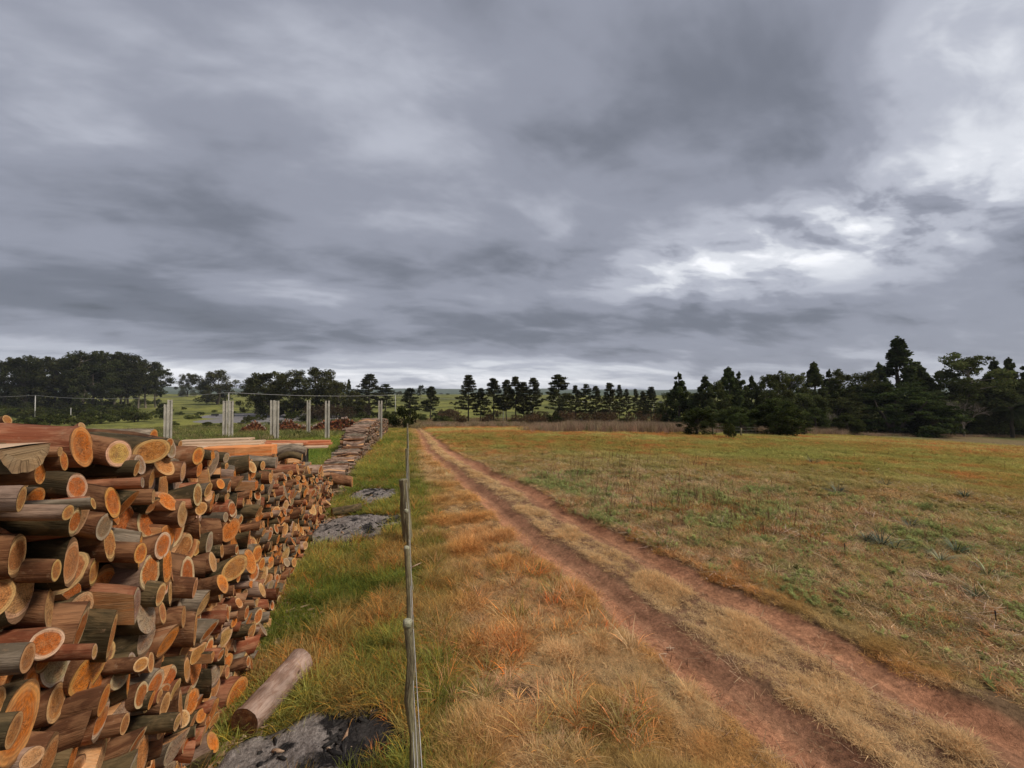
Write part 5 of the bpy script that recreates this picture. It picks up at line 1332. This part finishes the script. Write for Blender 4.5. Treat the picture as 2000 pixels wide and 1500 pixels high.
def tintmix(n, cols, w, vj=.16, f=None):
    c = np.array(cols)[gg.choice(len(cols), n, p=w)]
    return c*(1+gg.normal(size=(n, 1))*vj)*(1+gg.normal(size=(n, 3))*.05)
def not_pile(x, y):
    return ~((x < XF(y)+.02) & (x > XF(y)-3.4) & (y < 11.2)) & ~((x < -1.75) & (x > -3.1) & (y > 10.5) & (y < 44))

# green grass between the pile and the fence, spilling a little over to the lane side
n = 90000; x, y = sample(n, 1.3, 55, 1.2); n1 = fbm(x, y, .5, 4, 1); n2 = fbm(x, y, 1.3, 3, 44); n3 = fbm(x, y, .25, 3, 60); r = np.hypot(x, y)
gz = 1-sstep(-.15, .7, x-FENCE_X+(n1-.5)*1.5); lo = (x < -3)
dry = sstep(.53, .68, n2*.6+n3*.4)
yel = sstep(.4, .65, n1)
tint = mixc((.17, .215, .045), (.30, .30, .075), yel); tint = mixc(tint, (.46, .29, .11), dry*.8); tint = tint*(1+gg.normal(size=(n, 1))*.2)
tint[lo] = (mixc((.17, .25, .05), (.27, .30, .075), yel)*(1+gg.normal(size=(n, 1))*.15))[lo]
brown = (gg.random(n) < .06) & ~lo; tint[brown] = np.array((.52, .25, .09))
put('green_grass', x, y, (gg.random(n) < gz) & not_pile(x, y), pick('lush', n), tint, np.clip(.62+.055*r, .62, 1.9)*gg.uniform(.6, 1.25, n)*(.7+.6*n1), np.where(r > 8, .62, .85), 'long green and straw grass between the wood pile and the fence', 'grass')
# golden dry grass along the lane
n = 260000; x, y = sample(n, 1.3, 55, 1.25, R(50)); r = np.hypot(x, y); dl, dr, sr, sl = tracks(x, y); d = np.minimum(dl, dr); n1 = fbm(x, y, .5, 4, 1); n2 = fbm(x, y, 1.6, 4, 4); n5 = fbm(x, y, 2.6, 3, 50); n6 = fbm(x, y, .3, 3, 52)
lane = (x > FENCE_X-.1) & (sr < .9+(n1-.5)*1.6)
bare = 1-sstep(.26+(n2-.5)*.26, .42+(n2-.5)*.26, d)
between = (sl > 0) & (sr < 0)
prob = np.where(lane, 1, 0)*(1-bare)*(.6+.4*sstep(.36, .56, n5))
prob = np.where(between, prob*(.6+.4*sstep(.38, .56, n5)), prob)
tint = mixc((.66, .39, .15), (.72, .51, .27), sstep(.42, .62, n2)); tint = mixc(tint, (.68, .33, .11), sstep(.46, .70, n6*.4+n5*.4+.2*gg.random(n))*.75); tint = mixc(tint, (.30, .27, .08), (1-sstep(.0, 1.0, x-FENCE_X+(n1-.5)*1.6))*.6)
tint = mixc(tint, (.36, .30, .11), sstep(.62, .74, n1)*.5)
tint = tint*(1+gg.normal(size=(n, 1))*.18)
tint = mixc(tint, (.78, .57, .31), between*.7)
big = sstep(.50, .70, n5)*(sr < 0)*np.where(between, .6, 1)
size = np.clip(.6+.05*r, .6, 2.0)*gg.uniform(.55, 1.15, n)*(.75+.9*big)*np.where(between, .68, .80)
ki = np.where(gg.random(n) < np.where(between, .6, .36), pick('mat', n), pick('dry', n))
put('dry_grass', x, y, gg.random(n) < prob, ki, tint, size, np.where(r > 8, .55, .8)*(.75+.5*big), 'golden dry grass on both sides of the wheel tracks', 'grass')
# tall straw tussocks near the frame bottom
n = 1500; x, y = sample(n, 1.5, 7, 1.0, R(50)); dl, dr, sr, sl = tracks(x, y); n5 = fbm(x, y, 1.1, 3, 57)
keep = (x > .3) & (sl < -.45) & (n5 > .50)
tint = tintmix(n, [(.62, .42, .22), (.58, .34, .14), (.34, .30, .10), (.60, .26, .09)], [.45, .3, .15, .10])
put('straw_tussocks', x, y, keep, np.where(gg.random(n) < .5, pick('lush', n), pick('dry', n)), tint, gg.uniform(.8, 1.45, n), .85, 'long arching straw tussocks left of the wheel tracks', 'grass', .15)
# the field: low weeds, thatch, reddish seed heads
n = 210000; x, y = sample(n, 2.0, 72, 1.0, R(60)); r = np.hypot(x, y); dl, dr, sr, sl = tracks(x, y); n1 = fbm(x, y, .5, 4, 1); n2 = fbm(x, y, 1.6, 4, 4); n3 = fbm(x, y, .12, 4, 7); n4 = fbm(x, y, .04, 3, 12); n7 = fbm(x, y, .8, 3, 70)
fld = (sr > .45+(n1-.5)*1.0)
ff = sstep(9, 24, r)[:, None]
near = tintmix(n, [(.36, .34, .11), (.62, .42, .21), (.76, .56, .33), (.26, .19, .10), (.56, .28, .12)], [.15, .26, .24, .20, .15])
farc = mixc((.54, .44, .15), (.56, .25, .085), sstep(.46, .54, n3*.55+n1*.45)); farc = mixc(farc, (.33, .34, .09), sstep(.46, .60, n2*.45+n4*.55)*.8); farc = farc*(1+gg.normal(size=(n, 1))*.16)
gp = sstep(.52, .66, n7)[:, None]; near = near*(1-gp*.45)+gp*.45*np.array((.32, .33, .12))*(1+gg.normal(size=(n, 1))*.2)
tint = near*(1-ff)+farc*ff
isw = gg.random(n) < np.where(n7 > .60, .42, .08)
ki = np.where(isw, pick('weed', n), np.where(gg.random(n) < .7, pick('mat', n), pick('dry', n)))
tint[isw & (r < 14)] = (np.array((.32, .36, .13))*(1+gg.normal(size=(n, 1))*.25))[isw & (r < 14)]
put('field_weeds', x, y, fld & (gg.random(n) < .35+.65*sstep(.3, .55, n2)), ki, tint, np.clip(.62+.055*r, .62, 3.2)*gg.uniform(.6, 1.2, n), np.where(r > 14, .45, .6), 'low green weeds, thatch and reddish grass covering the field', 'weeds')
n = 26000; x, y = sample(n, 3, 22, .9, R(58)); dl, dr, sr, sl = tracks(x, y); n8 = fbm(x, y, .9, 3, 81)
tint = tintmix(n, [(.66, .52, .38), (.50, .38, .26), (.12, .08, .05)], [.45, .3, .25])
put('straw_litter', x, y, (sr > .4) & (gg.random(n) < sstep(.42, .66, n8)), pick('litter', n), tint, gg.uniform(.6, 1.5, n), 1.0, 'pale dead straws and twigs strewn over the field', 'straw', .05)
n = 16000; x, y = sample(n, 1.6, 16, 1.1, R(50)); dl, dr, sr, sl = tracks(x, y); d = np.minimum(dl, dr)
put('track_litter', x, y, (d < .5) & (gg.random(n) < .10+.5*sstep(.16, .4, d)), pick('litter', n), tintmix(n, [(.16, .08, .05), (.45, .30, .18), (.55, .40, .25)], [.5, .3, .2]), gg.uniform(.35, .8, n), 1.0, 'bits of root and straw lying in the wheel tracks', 'litter', .03)
# tall dead stalks in the field
n = 9000; x, y = sample(n, 4, 30, .6, R(55)); dl, dr, sr, sl = tracks(x, y)
c1 = at(1330, 985); c2 = at(1180, 930); c3 = at(1240, 905); c4 = at(1500, 1020)
den = sum(w*np.exp(-(((x-c[0])/sx)**2+((y-c[1])/sy)**2)) for c, sx, sy, w in ((c1, 1.7, 1.3, 1), (c2, 1.6, 2.2, .7), (c3, 2.5, 4, .4), (c4, 1.2, .8, .7)))
tint = tintmix(n, [(.13, .07, .045), (.24, .12, .07), (.36, .22, .13)], [.5, .3, .2])
put('dead_stalks', x, y, (sr > .5) & (gg.random(n) < den+.03), pick('stalk', n), tint, gg.uniform(.5, 1.0, n), 1.0, 'thin dark dead stalks standing in the field beside the track', 'stalks', .1)
# rust coloured grass around the stalks
n = 9000; x, y = sample(n, 4, 20, .8, R(55)); dl, dr, sr, sl = tracks(x, y); c5 = at(1520, 1030); c6 = at(1340, 1000); c7 = at(1440, 985)
den = sum(w*np.exp(-(((x-c[0])/sx)**2+((y-c[1])/sy)**2)) for c, sx, sy, w in ((c5, 1.0, .6, .9), (c6, 1.3, .7, .8), (c7, 1.0, .6, .5)))
tint = tintmix(n, [(.34, .14, .05), (.42, .22, .07), (.20, .10, .05)], [.45, .3, .25])
put('rusty_grass', x, y, (sr > .5) & (gg.random(n) < den), pick('lush', n), tint, gg.uniform(.6, 1.1, n), .8, 'rust-coloured grass clumps among the dead stalks', 'grass')
# rough meadow and scrub floor in the valley beyond
n = 22000; r = gg.uniform(34, 150, n); a = YAW+R(-62)+R(88)*gg.random(n); x = r*np.sin(a); y = r*np.cos(a); n1 = fbm(x, y, .12, 4, 91); lf = x < -4
keep = ((r > 56) | (x < -4)) & not_pile(x, y) & (gg.random(n) < sstep(.36, .55, n1+.1)); yp = at(500, 822)
keep &= np.hypot((x-yp[0])/30, (y-yp[1])/16) > 1
tint = tintmix(n, [(.17, .19, .06), (.28, .27, .09), (.36, .27, .14), (.10, .12, .04)], [.35, .3, .15, .2]); tint[~lf] = tintmix(n, [(.26, .18, .10), (.22, .19, .08), (.34, .26, .14)], [.4, .3, .3])[~lf]
put('rough_meadow_grass', x, y, keep, pick('reed', n), tint, gg.uniform(.9, 1.9, n), np.where(r < 60, .3, .42), 'rough olive and straw tussocks over the valley beyond the posts', 'meadow grass')
# reed strip between the field and the trees
def reeds():
    X = []; Y = []; g = gg
    for _ in range(6500):
        px = g.uniform(835, 2010); f = (px-835)/1175
        if px < 1040: py = g.uniform(828, 836)
        else: py = g.uniform(831+12*f, 843+12*f)
        if px < 1250 and g.random() < .3: py = g.uniform(822, 834)
        X.append((px, py))
    pts = np.array([at(a, b)[:2] for a, b in X[:2600]])
    k = g.integers(0, len(pts), 6500); p = pts[k]+g.normal(size=(6500, 2))*.7; x, y = p[:, 0], p[:, 1]; px_ = np.array([X[i][0] for i in k])
    h = np.where(px_ > 1650, .45, np.where(px_ > 1100, 1.0, .7))
    tint = tintmix(6500, [(.38, .26, .18), (.46, .34, .23), (.26, .17, .11), (.22, .20, .09)], [.4, .3, .15, .15])
    put('reed_grass', x, y, np.ones(6500, bool), pick('reed', 6500), tint, g.uniform(.8, 1.3, 6500), h, 'pinkish tan reed grass strip between the field and the trees', 'reed grass')
reeds()
# ------------------------------------------------------------------ single plants that stand out
ROS = [tuft('rosette', 800+i) for i in range(3)]
m_, t_, b_, o_ = material('spiky_leaf'); t_.link(t_.mix(1.0, t_.new('ShaderNodeObjectInfo').outputs['Color'], t_.attr('lv'), 'MULTIPLY'), b_.inputs['Base Color']); M_ROS = m_; b_.inputs['Roughness'].default_value = .5
for m__ in ROS: m__.materials.clear(); m__.materials.append(M_ROS)
for i, (px, py, s, c, lab) in enumerate([
    (1722, 1063, 1.15, (.07, .085, .045), 'largest dark spiky clump, arching widely in the near field'), (1748, 1072, .8, (.06, .075, .04), 'spiky clump pressed against the largest one'),
    (1695, 1056, .7, (.07, .08, .05), 'small spiky clump just before the largest one'), (1778, 1028, .9, (.13, .12, .07), 'straw-streaked spiky clump behind the largest one'),
    (1838, 1092, .8, (.26, .28, .16), 'pale bluish spiky clump with splayed blades'), (1868, 1075, .85, (.08, .11, .06), 'green spiky clump behind the pale splayed one'),
    (1930, 1118, .8, (.14, .15, .08), 'spiky clump next to the fallen pale stick'), (1906, 1172, .6, (.06, .08, .035), 'short dark tuft near the frame edge'),
    (1588, 905, 1.2, (.06, .075, .04), 'dark tuft far out in the field'), (1636, 965, 1.1, (.06, .08, .05), 'bluish dark tuft in the middle of the field'), (1730, 950, 1.0, (.08, .10, .05), 'dark tuft beyond the bluish one'),
    (1010, 1368, .55, (.62, .36, .13), 'bright golden rounded tussock in the near lane grass'), (1168, 1262, .5, (.60, .30, .11), 'small orange tussock beside the left wheel track'),
    (1780, 1290, .6, (.60, .31, .13), 'orange tussock on the field edge of the lane'), (1885, 975, .9, (.07, .09, .05), 'flat dark tuft towards the frame edge of the field')]):
    b = at(px, py); o = obj('spiky_grass_clump' if c[0] < .5 else 'golden_tussock', ROS[i % 3].copy() if False else ROS[i % 3]); o.location = (b[0], b[1], float(G(b[0], b[1]))-.01); o.rotation_euler = (0, 0, i*1.3)
    k = s*(1.12 if c[0] < .5 else .7); o.scale = (k, k, k*.85); o.color = c+(1,); tag(o, lab, 'grass clump')
for i, (a, b_, lab) in enumerate([((1495, 1075), (1565, 1050), 'pale bare twig lying in the field beside the spiky clumps'), ((1895, 1100), (1920, 1122), 'straight pale stick leaning by the spiky clump'), ((1668, 1040), (1680, 1028), 'short pale broken branch behind the largest clump'),
                               ((1720, 1075), (1728, 1090), 'short pale stick in front of the largest clump'), ((1600, 1052), (1625, 1046), 'forked pale twig on the straw of the field')]):
    A = Acc(); P, Q_ = at(*a), at(*b_); P = P+np.array([0, 0, .03]); Q_ = Q_+np.array([0, 0, .06]); M_ = (P+Q_)/2+np.array([.02, .03, .03])
    tube(A, [P, M_, Q_], [.009, .008, .004], n=5); tube(A, [M_, M_+(Q_-M_)*.5+np.array([.08, .05, .05])], [.005, .002], n=4)
    tag(obj('fallen_twig', A.mesh('fallen_twig', [M_CHIP])), lab, 'twig')
for i, (px, py, h, lab) in enumerate([(1650, 1085, .2, 'dark upright stub standing in the near field'), (1945, 1218, .15, 'small dark stub near the frame edge'), (655, 1350, .0, '')][:2]):
    p = at(px, py); A = Acc(); tube(A, [(0, 0, -.03), (.005, 0, h*.5), (.012, .01, h)], [.007, .006, .008], n=6); o = obj('dead_stub', A.mesh('dead_stub', [M_CHAR])); o.location = p; tag(o, lab, 'stub')

# ------------------------------------------------------------------ the air
def haze():
    m = bpy.data.materials.new('haze_air'); m.use_nodes = True; t = NT(m.node_tree); t.n.clear()
    o = t.new('ShaderNodeOutputMaterial'); v = t.new('ShaderNodeVolumePrincipled'); v.inputs['Density'].default_value = .00011; v.inputs['Color'].default_value = (.80, .87, 1.0, 1)
    t.link(v.outputs[0], o.inputs['Volume']); A = Acc(); box(A, (0, 0, 5), (11000, 11000, 190))
    ob = obj('haze', A.mesh('haze', [m], False)); ob['kind'] = 'stuff'; ob['label'] = 'thin bluish haze hanging over the distant hills'; ob['category'] = 'haze'
haze()
